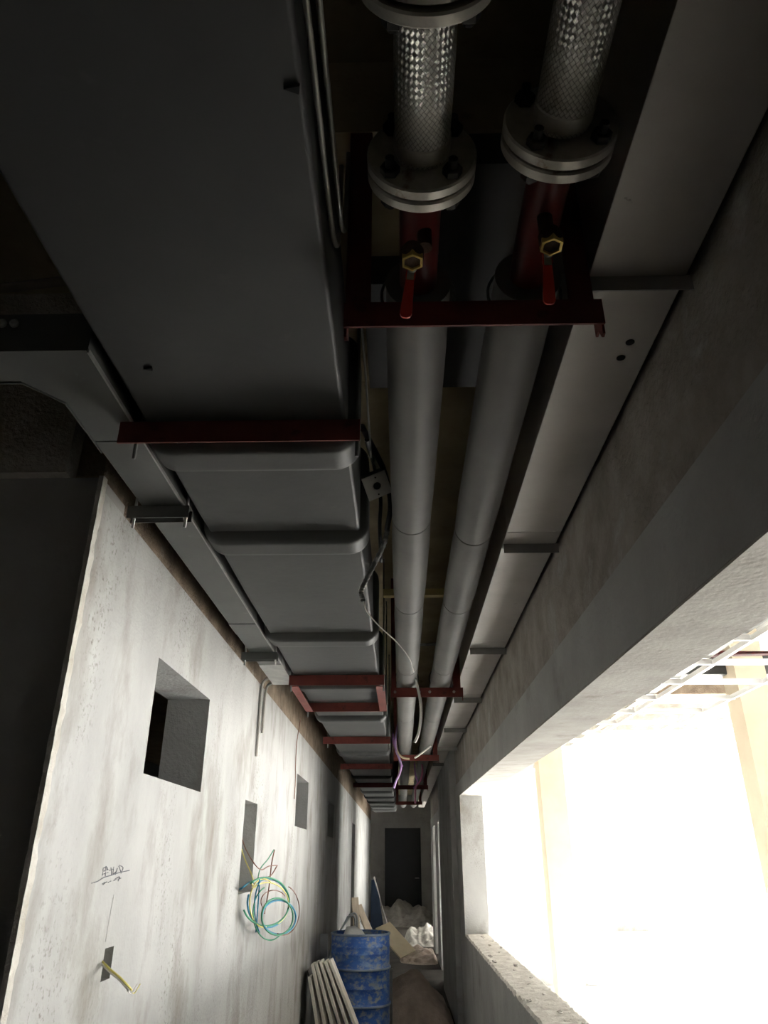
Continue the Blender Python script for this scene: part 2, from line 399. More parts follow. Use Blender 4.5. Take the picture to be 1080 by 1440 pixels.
# left wall with window openings, a recess for a distribution box and a switch box hole
win = [(2.66, 3.46, 1.82, 2.23), (6.64, 7.5, 1.80, 2.22), (9.6, 10.4, 1.80, 2.2)]
rc0 = P(340, 1190, X=WL); rc1 = P(358, 1190, X=WL)
rec = (rc0.y, rc1.y, 1.375, 1.86)
sw = P(151, 1355, X=WL)
swb = (sw.y - 0.038, sw.y + 0.038, sw.z - 0.043, sw.z + 0.043)
dr = (14.4, 15.3, 0.0, 2.15)
holes = [(-2, 0, a, b, c, d) for a, b, c, d in win + [dr]] + [(-0.9 - 0.10, 0, *rec), (-0.9 - 0.05, 0, *swb)]
PLZ = 2.565
ys = sorted({Y0, YE} | {y for h in holes for y in h[2:4]}); zs = sorted({0.0, PLZ} | {z for h in holes for z in h[4:6]})
xs = [-1.1, -1.0, -0.95, -0.9]
bm = voxel(B(), xs, ys, zs, lambda x, y, z: not any(inbox((x, y, z), h) for h in holes))
wl = struct('wall_left', bm, M_['plaster'])
struct('beam_left', box(B(), -1.1, -0.915, Y0 + 0.03, YE, PLZ, ZS), M_['concrete_brown'])
# the end of that block: wall across the side passage, its shade put into a darker render
struct('wall_side_passage', box(B(), -5, -0.902, Y0, Y0 + 0.2, 0, 2.60), M_['plaster_shade']).location.y = -0.003
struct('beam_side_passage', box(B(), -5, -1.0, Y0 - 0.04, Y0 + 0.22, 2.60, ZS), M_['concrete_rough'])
struct('wall_passage_end', box(B(), -5.2, -5, -2.2, YE, 0, ZS), M_['plaster_shade'])
struct('wall_back', voxel(B(), [-5, -4.2, -3.8, 0.6], [-2.2, -2.0], [0, 1.2, 1.6, ZS], lambda x, y, z: not (-4.2 < x < -3.8 and 1.2 < z < 1.6)), M_['plaster_shade'])  # opening added out of view to let daylight onto the side passage wall
# ragged plaster edge on the corner
bm = B(); rows = []
for i in range(120):
    z = 2.60 * i / 119
    w = 0.024 + 0.010 * noise.noise(Vector((0, 0, z * 9))) + 0.006 * noise.noise(Vector((0, 1, z * 40)))
    o = 0.010 + 0.007 * noise.noise(Vector((3, 0, z * 25)))
    rows.append([bm.verts.new(p) for p in ((-0.907, Y0 - 0.006 - o, z), (-0.9 + o * 0.7, Y0 - 0.006 - o, z), (-0.9 + o * 0.9, Y0 - 0.003 + w * .6, z), (-0.899, Y0 + w, z))])
for a, b in zip(rows, rows[1:]):
    for k in range(3): bm.faces.new((a[k], a[k + 1], b[k + 1], b[k]))
bead = struct('trim_1', bm, M_['bead'])

# right wall: low sill wall, beam over the opening, pier, door openings further on
RT = 0.83
XO = 0.86
HD = 2.10
YO = 0.93
doors = [(12.1, 13.15, 0, HD), (14.2, 15.3, 0, HD)]
SH = 0.90
YR = 16.3
rh = [(0, 2, a, b, c, d) for a, b, c, d in doors] + [(0, 2, YO, 8.0, 0.0, HD)]
ZP = 2.275
ys = sorted({-2.0, YR} | {y for h in rh for y in h[2:4]}); zs = sorted({0.0, ZP, HD})
# the long low sill wall under the opening is built apart, with its broken top edge
bm = voxel(B(), [WR, RT], ys, zs, lambda x, y, z: not any(inbox((x, y, z), h) for h in rh))
def head(bm):
    for v in bm.verts:
        if abs(v.co.z - HD) < 0.011 and v.co.y < 9: v.co.z += -0.08 + 0.0155 * v.co.y
head(bm)
o = struct('wall_right', bm, M_['plaster_grey'])
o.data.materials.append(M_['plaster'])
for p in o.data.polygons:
    if abs(p.normal.y) > 0.9 or p.normal.x > 0.9: p.material_index = 1  # jambs and hall side made paler, standing in for the glare of the hall
# beyond the second doorway the wall steps back
bm = voxel(B(), [RT, 1.02, 1.22], [YR - 0.2, YR, 16.5, 20.0, YE], [0, 2.12, ZS], lambda x, y, z: (x > 1.02 or y < YR) and not (16.5 < y < 20.0 and z < 2.12))  # opening widened to throw more daylight on the end wall
struct('wall_right_recess', bm, M_['plaster_grey'])
struct('beam_right', box(B(), WR + 0.012, RT, -2.0, YR, ZP, ZS), M_['concrete_rough'])
bm = B()
ny = 260; rows = []
for i in range(ny + 1):
    y = YO + (8.0 - YO) * i / ny
    a = 0.012 * noise.noise(Vector((y * 11, 0, 0))) + 0.010 * noise.noise(Vector((y * 31, 5, 0)))
    b = 0.012 * noise.noise(Vector((y * 9, 9, 0))) + 0.008 * noise.noise(Vector((y * 37, 2, 0)))
    row = [(WR, y, 0), (WR, y, SH - 0.05), (WR, y, SH - 0.013 + a), (WR + 0.012 + b * .5, y, SH + b)]
    for t in (0.3, 0.5, 0.7, 0.9):
        x = WR + (RT - WR) * t
        row.append((x, y, SH + 0.003 + 0.014 * noise.noise(Vector((x * 30, y * 22, 1)))))
    row += [(RT, y, SH - 0.01 + b), (RT, y, 0)]
    rows.append([bm.verts.new(p) for p in row])
for a, b in zip(rows, rows[1:]):
    for k in range(len(a) - 1): bm.faces.new((a[k], a[k + 1], b[k + 1], b[k]))
sl = struct('wall_sill', bm, M_['plaster_grey'])
sl.data.materials.append(M_['rubble'])
for p in sl.data.polygons:
    if p.center.z > SH - 0.02: p.material_index = 1  # broken plaster top, its pale colour also standing in for bright daylight
# lining of the beam: the pale underside is the same beam, a thin coat of render
bm = B(); box(bm, WR + 0.0015, RT - 0.002, YO, 8.0, HD - 0.006, HD + 0.01); head(bm)
struct('trim_2', bm, M_['beam_soffit'])
struct('column', box(B(), WR - 0.06, WR + 0.1, 8.65, 11.4, 0, ZS, 0.004), M_['plaster_grey'])

# end wall with its dark doorway and the unlit room behind
a = P(541, 1200, Y=YE).x; b = P(592, 1200, Y=YE).x; c = P(560, 1164, Y=YE).z
ed = (a, b, 0, c)
bm = voxel(B(), [-5.2, ed[0], ed[1], 1.22], [YE, YE + 0.2], [0, ed[3], ZS], lambda x, y, z: not (ed[0] < x < ed[1] and z < ed[3]))
struct('wall_end', bm, M_['plaster_grey'])
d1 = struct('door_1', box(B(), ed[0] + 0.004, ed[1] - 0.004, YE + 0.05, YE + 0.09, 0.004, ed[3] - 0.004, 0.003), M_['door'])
bm = B(); tube(bm, [(ed[1] - 0.07, YE + 0.05, 1.05), (ed[1] - 0.07, YE, 1.05), (ed[1] - 0.19, YE, 1.05)], 0.011, 8, curve=False); obj('door_handle', bm, M_['galv'], d1)
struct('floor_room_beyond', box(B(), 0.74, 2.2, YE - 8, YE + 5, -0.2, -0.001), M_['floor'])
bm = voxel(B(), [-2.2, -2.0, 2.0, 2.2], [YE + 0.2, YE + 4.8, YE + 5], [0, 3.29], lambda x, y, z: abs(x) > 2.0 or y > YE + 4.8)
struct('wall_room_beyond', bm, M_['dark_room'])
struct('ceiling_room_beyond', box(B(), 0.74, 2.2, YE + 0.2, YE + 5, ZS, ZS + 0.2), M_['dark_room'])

# cross beam over the first hanger
struct('beam_cross', box(B(), -0.9, 0.61, 1.12, 2.08, 3.05, ZS), M_['slab'])

# hall on the right
struct('wall_hall_near', box(B(), RT, 7.2, -2.2, -2.0, 0, ZS), M_['plaster'])
struct('wall_hall_far', box(B(), RT, 7.2, 20.0, 20.2, 0, ZS), M_['plaster'])
struct('wall_hall_partition', voxel(B(), [RT, 2.6, 2.75], [11.7, 11.85, 12.4, 13.2, 15.8], [0, 2.1, ZS], lambda x, y, z: (x > 2.6 or y < 11.85) and not (x > 2.6 and 12.4 < y < 13.2 and z < 2.1)), M_['plaster'])  # return leg and its doorway added to control light reaching the far corridor
NW = 0.6
struct('wall_light_block', box(B(), 7.0, 7.2, -2.0, NW, 0, ZS), M_['plaster'])  # unseen wall added to cut daylight at the near end of the hall
struct('ceiling_sun_block', box(B(), 7.2, 12.0, -8.0, CY, ZS, ZS + 0.15), M_['slab_hall'])  # unseen roof added to keep the sun off the near hall floor
for y in (-1.8, 1.6, 5.0): struct('column', box(B(), 11.6, 12.0, y, y + 0.35, -0.05, ZS), M_['plaster'])  # posts carrying the added sun-blocking roof
for x, y in ((1.42, 7.9), (2.75, 6.0)):
    struct('pillar', box(B(), x, x + 0.25, y, y + 0.25, 0, ZS), M_['pillar'])
for y in (7.6,):
    struct('pillar', box(B(), 6.8, 7.2, y, y + 0.4, 0, ZS), M_['pillar'])
struct('beam_hall', box(B(), RT, 7.2, 7.1, 7.4, 2.98, ZS), M_['concrete_brown'])
struct('beam_hall', box(B(), RT, 7.2, 9.3, 9.6, 2.98, ZS), M_['concrete_rough'])
struct('beam_hall', box(B(), 4.3, 4.6, -2.0, 7.0, 3.0, ZS), M_['concrete_rough'])

# ------------------------------------------------------------------ air duct
DX0, DX1, DZ0, DZ1 = -0.640, -0.131, 2.55, 2.86
def rrect(off, r):
    x0, x1, z0, z1 = DX0 - off * 0.7, DX1 + off * 0.7, DZ0 - off, DZ1 + off
    pts = []
    for cx, cz, a0 in ((x1 - r, z1 - r, 0), (x0 + r, z1 - r, 90), (x0 + r, z0 + r, 180), (x1 - r, z0 + r, 270)):
        for k in range(7):
            a = math.radians(a0 + 15 * k); pts.append((cx + r * math.cos(a), cz + r * math.sin(a)))
    return pts
def duct_loft(bm, prof, sag=0.0):
    rings = []
    for (y, off, r) in prof:
        ring = []
        for k, (x, z) in enumerate(rrect(off, r)):
            ring.append(bm.verts.new((x, y, z)))
        rings.append(ring)
    n = len(rings[0])
    for a, b in zip(rings, rings[1:]):
        for k in range(n): bm.faces.new((a[k], a[(k + 1) % n], b[(k + 1) % n], b[k]))
    bm.faces.new(rings[0]); bm.faces.new(rings[-1][::-1])
    return bm
duct = thing('air_duct', 'large black rubber-insulated rectangular air duct running along the left of the corridor ceiling', 'air duct', (-0.39, 1.6, 2.55))
bands = [1.69, 2.30, 3.52, 4.62, 5.80, 7.0, 7.9, 9.1, 10.3, 11.5, 12.7, 13.9, 15.1, 16.3, 17.5]
edges = [-1.9] + bands + [18.6]
for a, b in zip(edges, edges[1:]):
    prof = []
    n = 14
    for i in range(n + 1):
        t = i / n
        y = a + (b - a) * t
        o = 0.003 * math.sin(PI * t) + 0.002 * noise.noise(Vector((y * 2.3, 1, 0)))
        prof.append((y, o, 0.011))
    obj('duct_section', duct_loft(B(), prof), M_['rubber'], duct, auto=math.radians(40))
for y in bands:
    w = 0.075
    prof = []
    for i in range(13):
        t = i / 12; s = math.sin(PI * t)
        o = 0.040 * min(1, s * 1.9) ** 0.55 if 0 < t < 1 else -0.005
        prof.append((y - w + 2 * w * t, o, 0.03 + max(0, o)))
    obj('flange_wrap', duct_loft(B(), prof), M_['rubber'], duct, auto=math.radians(70))
# little tear in the rubber near the edge
for px, py, s in ((411, 124, 0.012), (209, 517, 0.010)):
    p = P(px, py, Z=DZ0)
    bm = B(); prism(bm, [(p.x - s, p.y - s * .2), (p.x + s, p.y - s * .6), (p.x + s * .8, p.y + s * .5)], 'z', DZ0 - 0.006, DZ0 + 0.002)
    obj('torn_flap', bm, M_['gasket'], duct)

# dark branch duct under the cross beam
bm = B(); prism(bm, [(0.07, 1.13), (0.33, 1.13), (0.33, 1.98), (-0.09, 1.98), (-0.09, 1.5), (0.07, 1.5)], 'z', 2.95, 3.05)
solo('branch_duct', bm, M_['rubber'], 'dark flat branch duct passing above the two pipes just under the cross beam', 'air duct', loc=(0.2, 1.5, 2.95))

# ------------------------------------------------------------------ pipes, flanges, hoses, valves
PZ = 2.62; RP = 0.069
pipesX = (0.045, 0.268)
flY = (0.885, 0.832)          # far face of each pipe flange
def ring_plate(bm, x, y0, y1, r, ri=0.02):
    c = 0.003
    lathe(bm, (x, 0, PZ), (0, 1, 0), [(y0, ri), (y0, r - c), (y0 + c, r), (y1 - c, r), (y1, r - c), (y1, ri)], 64, closed=True)
def bolt_bm(x, z, y0, y1):
    bm = B()
    lathe(bm, (x, 0, z), (0, 1, 0), [(y0 - 0.030, 0.0075), (y1 + 0.022, 0.0075)], 12)
    for a in (y0 - 0.014, y1):
        lathe(bm, (x, 0, z), (0, 1, 0), [(a, 0.0145), (a + 0.0015, 0.0165), (a + 0.0125, 0.0165), (a + 0.014, 0.0145)], 6)
    return bm
which = ('left', 'right')
for i, (x, fy) in enumerate(zip(pipesX, flY)):
    p = thing('water_pipe', ['left black-insulated water pipe, next to the big duct, with red primed end', 'right black-insulated water pipe, next to the grey trunking, with red primed end'][i], 'pipe', (x, 1.14, PZ), 'insulated water pipes')
    ends = [1.14 - 0.012 * i, 2.28 + 0.1 * i, 3.18, 4.4, 6.1, 7.9, 10, 12.2, 14.6, 17.0]
    for k, (a, b) in enumerate(zip(ends, ends[1:])):
        n = 12; prof = [(a, RP - 0.016), (a + 0.004, RP - 0.002)]
        for q in range(1, n):
            t = q / n; y = a + (b - a) * t
            prof.append((y, RP + 0.0016 * noise.noise(Vector((y * 2.1, x * 9, 0))) - (0.002 if q in (1, n - 1) else 0)))
        prof += [(b - 0.004, RP - 0.002), (b, RP - 0.016)]
        obj('insulation_sleeve', lathe(B(), (x, 0, PZ), (0, 1, 0), prof, 48), M_['rubber_pipe'], p, auto=math.radians(35))
    obj('red_pipe_end', lathe(B(), (x, 0, PZ), (0, 1, 0), [(fy - 0.004, 0.038), (fy + 0.012, 0.041), (fy + 0.02, 0.038), (1.2, 0.038)], 40), M_['red_pipe'], p, auto=math.radians(40))
    bm = B(); ring_plate(bm, x, fy - 0.021, fy, 0.0925)
    obj('flange', bm, M_['steel'], p, auto=math.radians(30))
    for a in range(4):
        an = PI / 4 + a * PI / 2 + (0.10 if i else -0.05)
        bb = obj('bolt', bolt_bm(x + 0.0725 * math.cos(an), PZ + 0.0725 * math.sin(an), fy - 0.046, fy), M_['bolt'], p, auto=math.radians(30))
    # braided hose
    h = thing('braided_hose', ['left stainless braided flexible hose with both its flanges in view', 'right stainless braided flexible hose leading out over the top of the photo'][i], 'hose', (x, fy - 0.05, PZ), 'braided flexible hoses')
    y1 = fy - 0.046; y0 = (0.585, 0.47)[i]
    hb = B(); prof = []
    n = 40
    for q in range(n + 1):
        t = q / n; prof.append((y0 + (y1 - y0) * t, 0.0440 + 0.0022 * math.sin(PI * t) ** 0.5))
    obj('braid', lathe(hb, (x, 0, PZ), (0, 1, 0), prof, 72, uvk=88.0, capA=False, capB=False), M_['braid'], h, smooth=True)
    obj('ferrule', lathe(B(), (x, 0, PZ), (0, 1, 0), [(y1 - 0.036, 0.0455), (y1 - 0.034, 0.0475), (y1 - 0.012, 0.0475), (y1 - 0.004, 0.043), (y1 + 0.002, 0.043)], 48, capA=False), M_['steel'], h, auto=math.radians(30))
    obj('ferrule', lathe(B(), (x, 0, PZ), (0, 1, 0), [(y0 - 0.002, 0.044), (y0 + 0.004, 0.0475), (y0 + 0.022, 0.0475), (y0 + 0.024, 0.0455)], 48, capA=False, capB=False), M_['steel'], h, auto=math.radians(30))
    bm = B(); ring_plate(bm, x, y1, y1 + 0.021, 0.0925); obj('flange', bm, M_['steel'], h, auto=math.radians(30))
    bm = B(); ring_plate(bm, x, y0 - 0.020, y0, 0.0925); obj('flange', bm, M_['steel'], h, auto=math.radians(30))
    bm = B(); lathe(bm, (x, 0, PZ), (0, 1, 0), [(y1 + 0.021, 0.06), (y1 + 0.025, 0.06)], 40); obj('gasket', bm, M_['gasket'], h)
    # the piece beyond the hose: second flange and the run towards the viewer
    q = thing('pipe_fitting', ['steel pipe stub and flange above the left braided hose', 'steel pipe stub and flange above the right braided hose'][i], 'pipe fitting', (x, y0 - 0.05, PZ))
    bm = B(); ring_plate(bm, x, y0 - 0.046, y0 - 0.025, 0.086); obj('flange', bm, M_['steel'], q, auto=math.radians(30))
    obj('pipe_stub', lathe(B(), (x, 0, PZ), (0, 1, 0), [(y0 - 0.9, 0.038), (y0 - 0.044, 0.038)], 40), M_['red_pipe'], q, auto=math.radians(40))
    for a in range(4):
        an = PI / 4 + a * PI / 2 + 0.1
        obj('bolt', bolt_bm(x + 0.0725 * math.cos(an), PZ + 0.0725 * math.sin(an), y0 - 0.046, y0), M_['bolt'], q, auto=math.radians(30))
    # drain valve
    vp = P((580, 776)[i], (370, 348)[i], Z=2.512)
    vx, vy = vp.x, vp.y
    v = thing('ball_valve', ['brass drain valve with red lever under the left red pipe end', 'brass drain valve with red lever under the right red pipe end'][i], 'valve', (vx, vy, 2.512), 'brass drain valves')
    bm = B(); lathe(bm, (x + (vx - x) * 0.55, vy, 0), ((vx - x) * -0.4, 0, 1), [(2.548, 0.0135), (2.595, 0.0135)], 20); 
    obj('nipple', bm, M_['rust'], v, auto=math.radians(30))
    bm = B(); lathe(bm, (vx, vy, 0), (0, 0, 1), [(2.516, 0.0175), (2.524, 0.021), (2.540, 0.021), (2.552, 0.015)], 24)
    obj('valve_body', bm, M_['rust'], v, auto=math.radians(30))
    bm = B(); lathe(bm, (vx, vy, 0), (0, 0, 1), [(2.532, 0.0150), (2.512, 0.0165), (2.512, 0.0205), (2.514, 0.0215), (2.524, 0.0215), (2.526, 0.020)], 6, capA=False, capB=False)
    obj('outlet_nut', bm, M_['brass'], v)
    bm = B(); lathe(bm, (vx, vy, 0), (0, 0, 1), [(2.5115, 0.0158), (2.513, 0.0172), (2.516, 0.0172), (2.519, 0.0150)], 28, capA=False, capB=True)
    obj('outlet_bore', bm, M_['brass'], v, auto=math.radians(30))
    bm = B(); lathe(bm, (vx, vy + 0.018, 2.522), (0, 1, 0), [(0, 0.008), (0.010, 0.008), (0.012, 0.0065), (0.018, 0.0065)], 6)
    obj('stem_nut', bm, M_['galv'], v, auto=math.radians(30))
    e = P((570, 773)[i], (446, 427)[i], Y=vy + 0.034)
    a = Vector((vx - 0.001, vy + 0.031, 2.530)); b = Vector((e.x, vy + 0.036, e.z))
    d = (b - a).normalized(); sx = Vector((1, 0, 0)); sx = (sx - d * sx.dot(d)).normalized()
    bm = B(); pts = []
    for t, w in ((0, 0.008), (0.18, 0.009), (0.24, 0.0075), (0.4, 0.0085), (0.8, 0.0105), (0.93, 0.0105), (0.98, 0.008), (1.0, 0.004)):
        pts.append((t, w))
    ny = sx.cross(d)
    lo = []
    for t, w in pts:
        c = a + (b - a) * t
        lo.append([bm.verts.new(c + sx * w + ny * 0.002), bm.verts.new(c - sx * w + ny * 0.002), bm.verts.new(c - sx * w - ny * 0.002), bm.verts.new(c + sx * w - ny * 0.002)])
    for A_, B_ in zip(lo, lo[1:]):
        for k in range(4): bm.faces.new((A_[k], A_[(k + 1) % 4], B_[(k + 1) % 4], B_[k]))
    bm.faces.new(lo[0]); bm.faces.new(lo[-1])
    obj('lever', bm, M_['lever'], v)
    bm = B(); plank(bm, a - ny * 0.0035 + (b - a) * 0.0, a - ny * 0.0035 + (b - a) * 0.26, 0.013, 0.002, sx)
    obj('lever_plate', bm, M_['galv'], v)

# ------------------------------------------------------------------ hangers of red angle steel
def angle_x(bm, x0, x1, y, z0, z1, leg=0.05, t=0.005):
    """angle bar along x: upright leg facing the viewer, flat leg on top running away"""
    prism(bm, [(y, z0), (y, z1), (y + leg, z1), (y + leg, z1 - t), (y + t, z1 - t), (y + t, z0)], 'x', x0, x1)
    return bm
def angle_z(bm, x, sgn, y, z0, z1, leg=0.05, t=0.005):
    prism(bm, [(x, y), (x + sgn * leg, y), (x + sgn * leg, y + t), (x + sgn * t, y + t), (x + sgn * t, y + leg), (x, y + leg)], 'z', z0, z1)
    return bm
def pipe_hanger(y, label, x0=-0.104, x1=0.405, top=3.05, clips=False):
    t = thing('pipe_hanger', label, 'pipe hanger', (0.15, y, 2.49), 'red angle steel pipe hangers')
    obj('cross_bar', angle_x(B(), x0, x1, y, 2.488, 2.5480, 0.05), M_['red'], t)
    obj('upright', angle_z(B(), x0 + 0.003, 1, y + 0.003, 2.549, top, 0.05 if x0 < -0.09 else 0.03), M_['red'], t)
    obj('upright', angle_z(B(), 0.3905, -1, y + 0.003, 2.549, top, 0.048), M_['red'], t)
    for xa in (x0 + 0.001, x1 - 0.006):
        bm = B(); box(bm, xa, xa + 0.005, y + 0.005, y + 0.05, 2.4935, 2.545); prism(bm, [(y + 0.006, 2.468), (y + 0.016, 2.466), (y + 0.03, 2.4935), (y + 0.006, 2.4935)], 'x', xa, xa + 0.005); obj('end_plate', bm, M_['red'], t)
    for x in pipesX:
        for s in (-1, 1):
            bm = B(); lathe(bm, (x + s * 0.078, y, 2.52), (0, 1, 0), [(-0.009, 0.008), (-0.008, 0.0095), (0, 0.0095)], 6)
            lathe(bm, (x + s * 0.078, y, 2.52), (0, 1, 0), [(-0.016, 0.004), (-0.008, 0.004)], 8)
            obj('bolt', bm, M_['galv'], t) if clips else bm.free()
        bm = B()
        pts = [(x + 0.0765 * math.cos(a), y + 0.062, PZ + 0.0765 * math.sin(a)) for a in [PI * 1.12 - PI * 1.24 * k / 16 for k in range(17)]]
        tube(bm, [(x - 0.0775, y + 0.062, 2.553)] + pts + [(x + 0.0775, y + 0.062, 2.553)], 0.0035, 6, curve=False)
        obj('clamp_hoop', bm, M_['galv_dark'], t, smooth=True)
    return t
pipe_hanger(1.12, 'nearest red angle-steel pipe hanger, its bar crossing under both valves')
pipe_hanger(4.72, 'middle-distance red pipe hanger with bolted bar, beside the paired duct supports', x0=-0.060, x1=0.405, top=ZS, clips=True)
pipe_hanger(8.08, 'red pipe hanger far down the corridor with purple and cream wires over its bar', x0=-0.075, top=ZS)
pipe_hanger(11.6, 'dim red pipe hanger second from the end of the corridor', top=ZS)
pipe_hanger(15.0, 'dim red pipe hanger farthest away, near the end wall', top=ZS)

def rod(bm, x, y, z0, z1): lathe(bm, (x, y, 0), (0, 0, 1), [(z0, 0.005), (z1, 0.005)], 8); return bm
def duct_hanger(y, label, x0=-0.70, x1=-0.094):
    t = thing('duct_hanger', label, 'duct support', (-0.39, y, 2.485), 'red duct supports')
    obj('cross_bar', angle_x(B(), x0, x1, y, 2.485, 2.546, 0.045), M_['red'], t)
    for x in (-0.660, x1 - 0.008):
        obj('threaded_rod', rod(B(), x, y + 0.022, 2.452, 3.05 if y < 2 else ZS), M_['galv_dark'], t, smooth=True)
        bm = B(); lathe(bm, (x, y + 0.022, 0), (0, 0, 1), [(2.532, 0.010), (2.5405, 0.010)], 6); obj('nut', bm, M_['galv'], t)
    return t
duct_hanger(1.54, 'nearest red bar under the black duct, beside the bend of the cable tray', x0=-0.70)
duct_hanger(6.78, 'single red bar under the duct just beyond the paired duct support')
duct_hanger(8.83, 'farthest bright red bar under the duct, next to the wired pipe hanger')
duct_hanger(11.2, 'dim red bar under the duct deep in the corridor')
FX = -0.665
t = thing('duct_support_frame', 'red rectangular steel support with two cross bars and side bars under the duct', 'duct support', (-0.39, 4.8, 2.485), 'red duct supports')
for y in (4.34, 5.20): obj('cross_bar', angle_x(B(), FX, -0.094, y, 2.485, 2.546, 0.045), M_['red'], t)
for x in (FX, -0.145):
    bm = B(); box(bm, x, x + 0.05, 4.386, 5.199, 2.486, 2.491); box(bm, x + (0 if x < -.3 else 0.045), x + (0.005 if x < -.3 else 0.05), 4.386, 5.199, 2.4915, 2.505)
    obj('side_bar', bm, M_['red'], t)
for y in (4.36, 5.22):
    for x in (FX + 0.012, -0.098): 
        obj('threaded_rod', rod(B(), x, y, 2.452, ZS), M_['galv_dark'], t, smooth=True)

# ------------------------------------------------------------------ cable trunking with bend (left)
TX0, TX1, TZ0, TZ1 = -0.805, -0.675, 2.55, 2.655
tr = thing('cable_tray', 'narrow grey steel cable tray above the left wall, bending left at the near end', 'cable tray', (-0.74, 1.4, 2.55))
elbow = [(-1.12, 1.262), (TX1, 1.262), (TX1, 1.64), (TX0, 1.64), (TX0, 1.46), (-0.875, 1.372), (-1.12, 1.372)]
bm = B(); prism(bm, elbow, 'z', TZ0 + 0.002, TZ1); obj('elbow', bm, M_['tray'], tr)
cuts = [1.6425, 3.30, 3.48, 4.10, 4.62]
for k, (a, b) in enumerate(zip(cuts, cuts[1:])):
    bm = B(); e = 0.002 if k % 2 else 0.0
    box(bm, TX0 - e, TX1 + e, a, b - 0.004, TZ0 - e, TZ1, 0.002)
    obj('tray_length', bm, M_['galv'] if k in (3,) else M_['tray'], tr)
bm = B(); box(bm, -5, -1.122, 1.262, 1.372, TZ0, TZ1, 0.002); obj('tray_length', bm, M_['tray'], tr)
# folded lips along the lower edges
bm = B()
for pa, pb in (((TX1, 1.262), (TX1, 4.6)),):
    box(bm, pa[0] - 0.001, pa[0] + 0.0035, pa[1], pb[1], TZ0 - 0.004, TZ0 + 0.006)
obj('edge_lip', bm, M_['galv'], tr)
bm = B()
for (ax, ay), (bx, by) in (((-1.9, 1.377), (-0.875, 1.377)), ((-0.875, 1.377), (TX0 - 0.004, 1.462)), ((TX0 - 0.004, 1.462), (TX0 - 0.004, 1.70))):
    plank(bm, (ax, ay, TZ0 + 0.008), (bx, by, TZ0 + 0.008), 0.018, 0.003, (0, 0, 1))
obj('edge_lip', bm, M_['tray'], tr)
for px in (4, 21):
    p = P(px, 456, Y=1.262)
    bm = B(); lathe(bm, (p.x, 1.262, p.z), (0, -1, 0), [(0, 0.010), (0.006, 0.010), (0.010, 0.006)], 16); obj('screw', bm, M_['galv'], tr, auto=math.radians(30))
for y, lab in ((2.02, 'near grey channel bracket with hooked rods under the cable tray'), (3.80, 'far grey channel bracket under the cable tray')):
    t = thing('tray_bracket', lab, 'bracket', (-0.74, y, 2.51), 'brackets under the left cable tray')
    bm = B(); prism(bm, [(y, 2.546), (y + 0.04, 2.546), (y + 0.04, 2.505), (y + 0.037, 2.505), (y + 0.037, 2.543), (y + 0.003, 2.543), (y + 0.003, 2.505), (y, 2.505)], 'x', -0.845, -0.652)
    obj('channel', bm, M_['galv_dark'], t)
    for x in (-0.828, -0.665):
        obj('threaded_rod', rod(B(), x, y + 0.02, 2.480, ZS), M_['galv'], t, smooth=True)
        bm = B(); lathe(bm, (x, y + 0.02, 0), (0, 0, 1), [(2.532, 0.0085), (2.5425, 0.0085)], 6); obj('nut', bm, M_['galv'], t)

# conduits dropping from the tray end down the wall
for k, (x, y, z) in enumerate(((-0.888, 4.66, 2.12), (-0.888, 4.80, 2.28))):
    bm = B(); tube(bm, [(-0.74, y - 0.12, 2.60), (-0.82, y - 0.03, 2.60), (-0.876, y, 2.58), (x, y, 2.50), (x, y, z)], 0.0095, 10)
    solo('wall_conduit', bm, M_['plate'], ['longer pale conduit dropping from the tray end down the plaster', 'shorter pale conduit dropping from the tray end down the plaster'][k], 'conduit', 'conduits at the tray end', smooth=True)
bm = B(); tube(bm, [(-0.86, 6.4, 2.65), (-0.885, 6.41, 2.45), (-0.888, 6.42, 2.25), (-0.88, 6.40, 2.18), (-0.888, 6.45, 2.0)], 0.0035, 6)
solo('loose_wire', bm, M_['wire_brown'], 'thin dark wire hanging on the left wall before the second small window', 'wire', smooth=True)

# ------------------------------------------------------------------ wide grey trunking on the right with brackets
GX0, GX1, GZ = 0.392, 0.590, 2.62
gt = thing('cable_trunking', 'wide flat grey metal trunking along the right wall under the slab', 'cable trunking', (0.49, 2, GZ))
ed_ = [-1.9, 0.4, 2.42, 3.9, 5.3, 6.7, 8.1, 9.5, 10.9, 12.3, 13.7, 15.1, 16.5, 18]
for a, b in zip(ed_, ed_[1:]):
    r1 = GX1 if b <= 8.2 else 0.530
    bm = B(); box(bm, GX0, r1, a, b - 0.003, GZ, GZ + 0.32, 0.003); obj('trunking_length', bm, M_['trunk'], gt)
for px, py in ((886, 481), (873, 503)):
    p = P(px, py, Z=GZ); bm = B(); lathe(bm, (p.x, p.y, GZ - 0.0015), (0, 0, 1), [(0, 0.010), (0.003, 0.010)], 20); obj('knockout_hole', bm, M_['gasket'], gt)
labs = ['nearest bracket under the grey trunking, level with the red pipe hanger', 'second bracket under the grey trunking from the viewer', 'third bracket under the grey trunking from the viewer',
        'fourth bracket under the grey trunking, just beyond the bolted pipe hanger', 'fifth bracket under the grey trunking from the viewer', 'sixth bracket under the grey trunking, just before the far wired hanger', 'seventh bracket under the grey trunking, beyond the wired hanger']
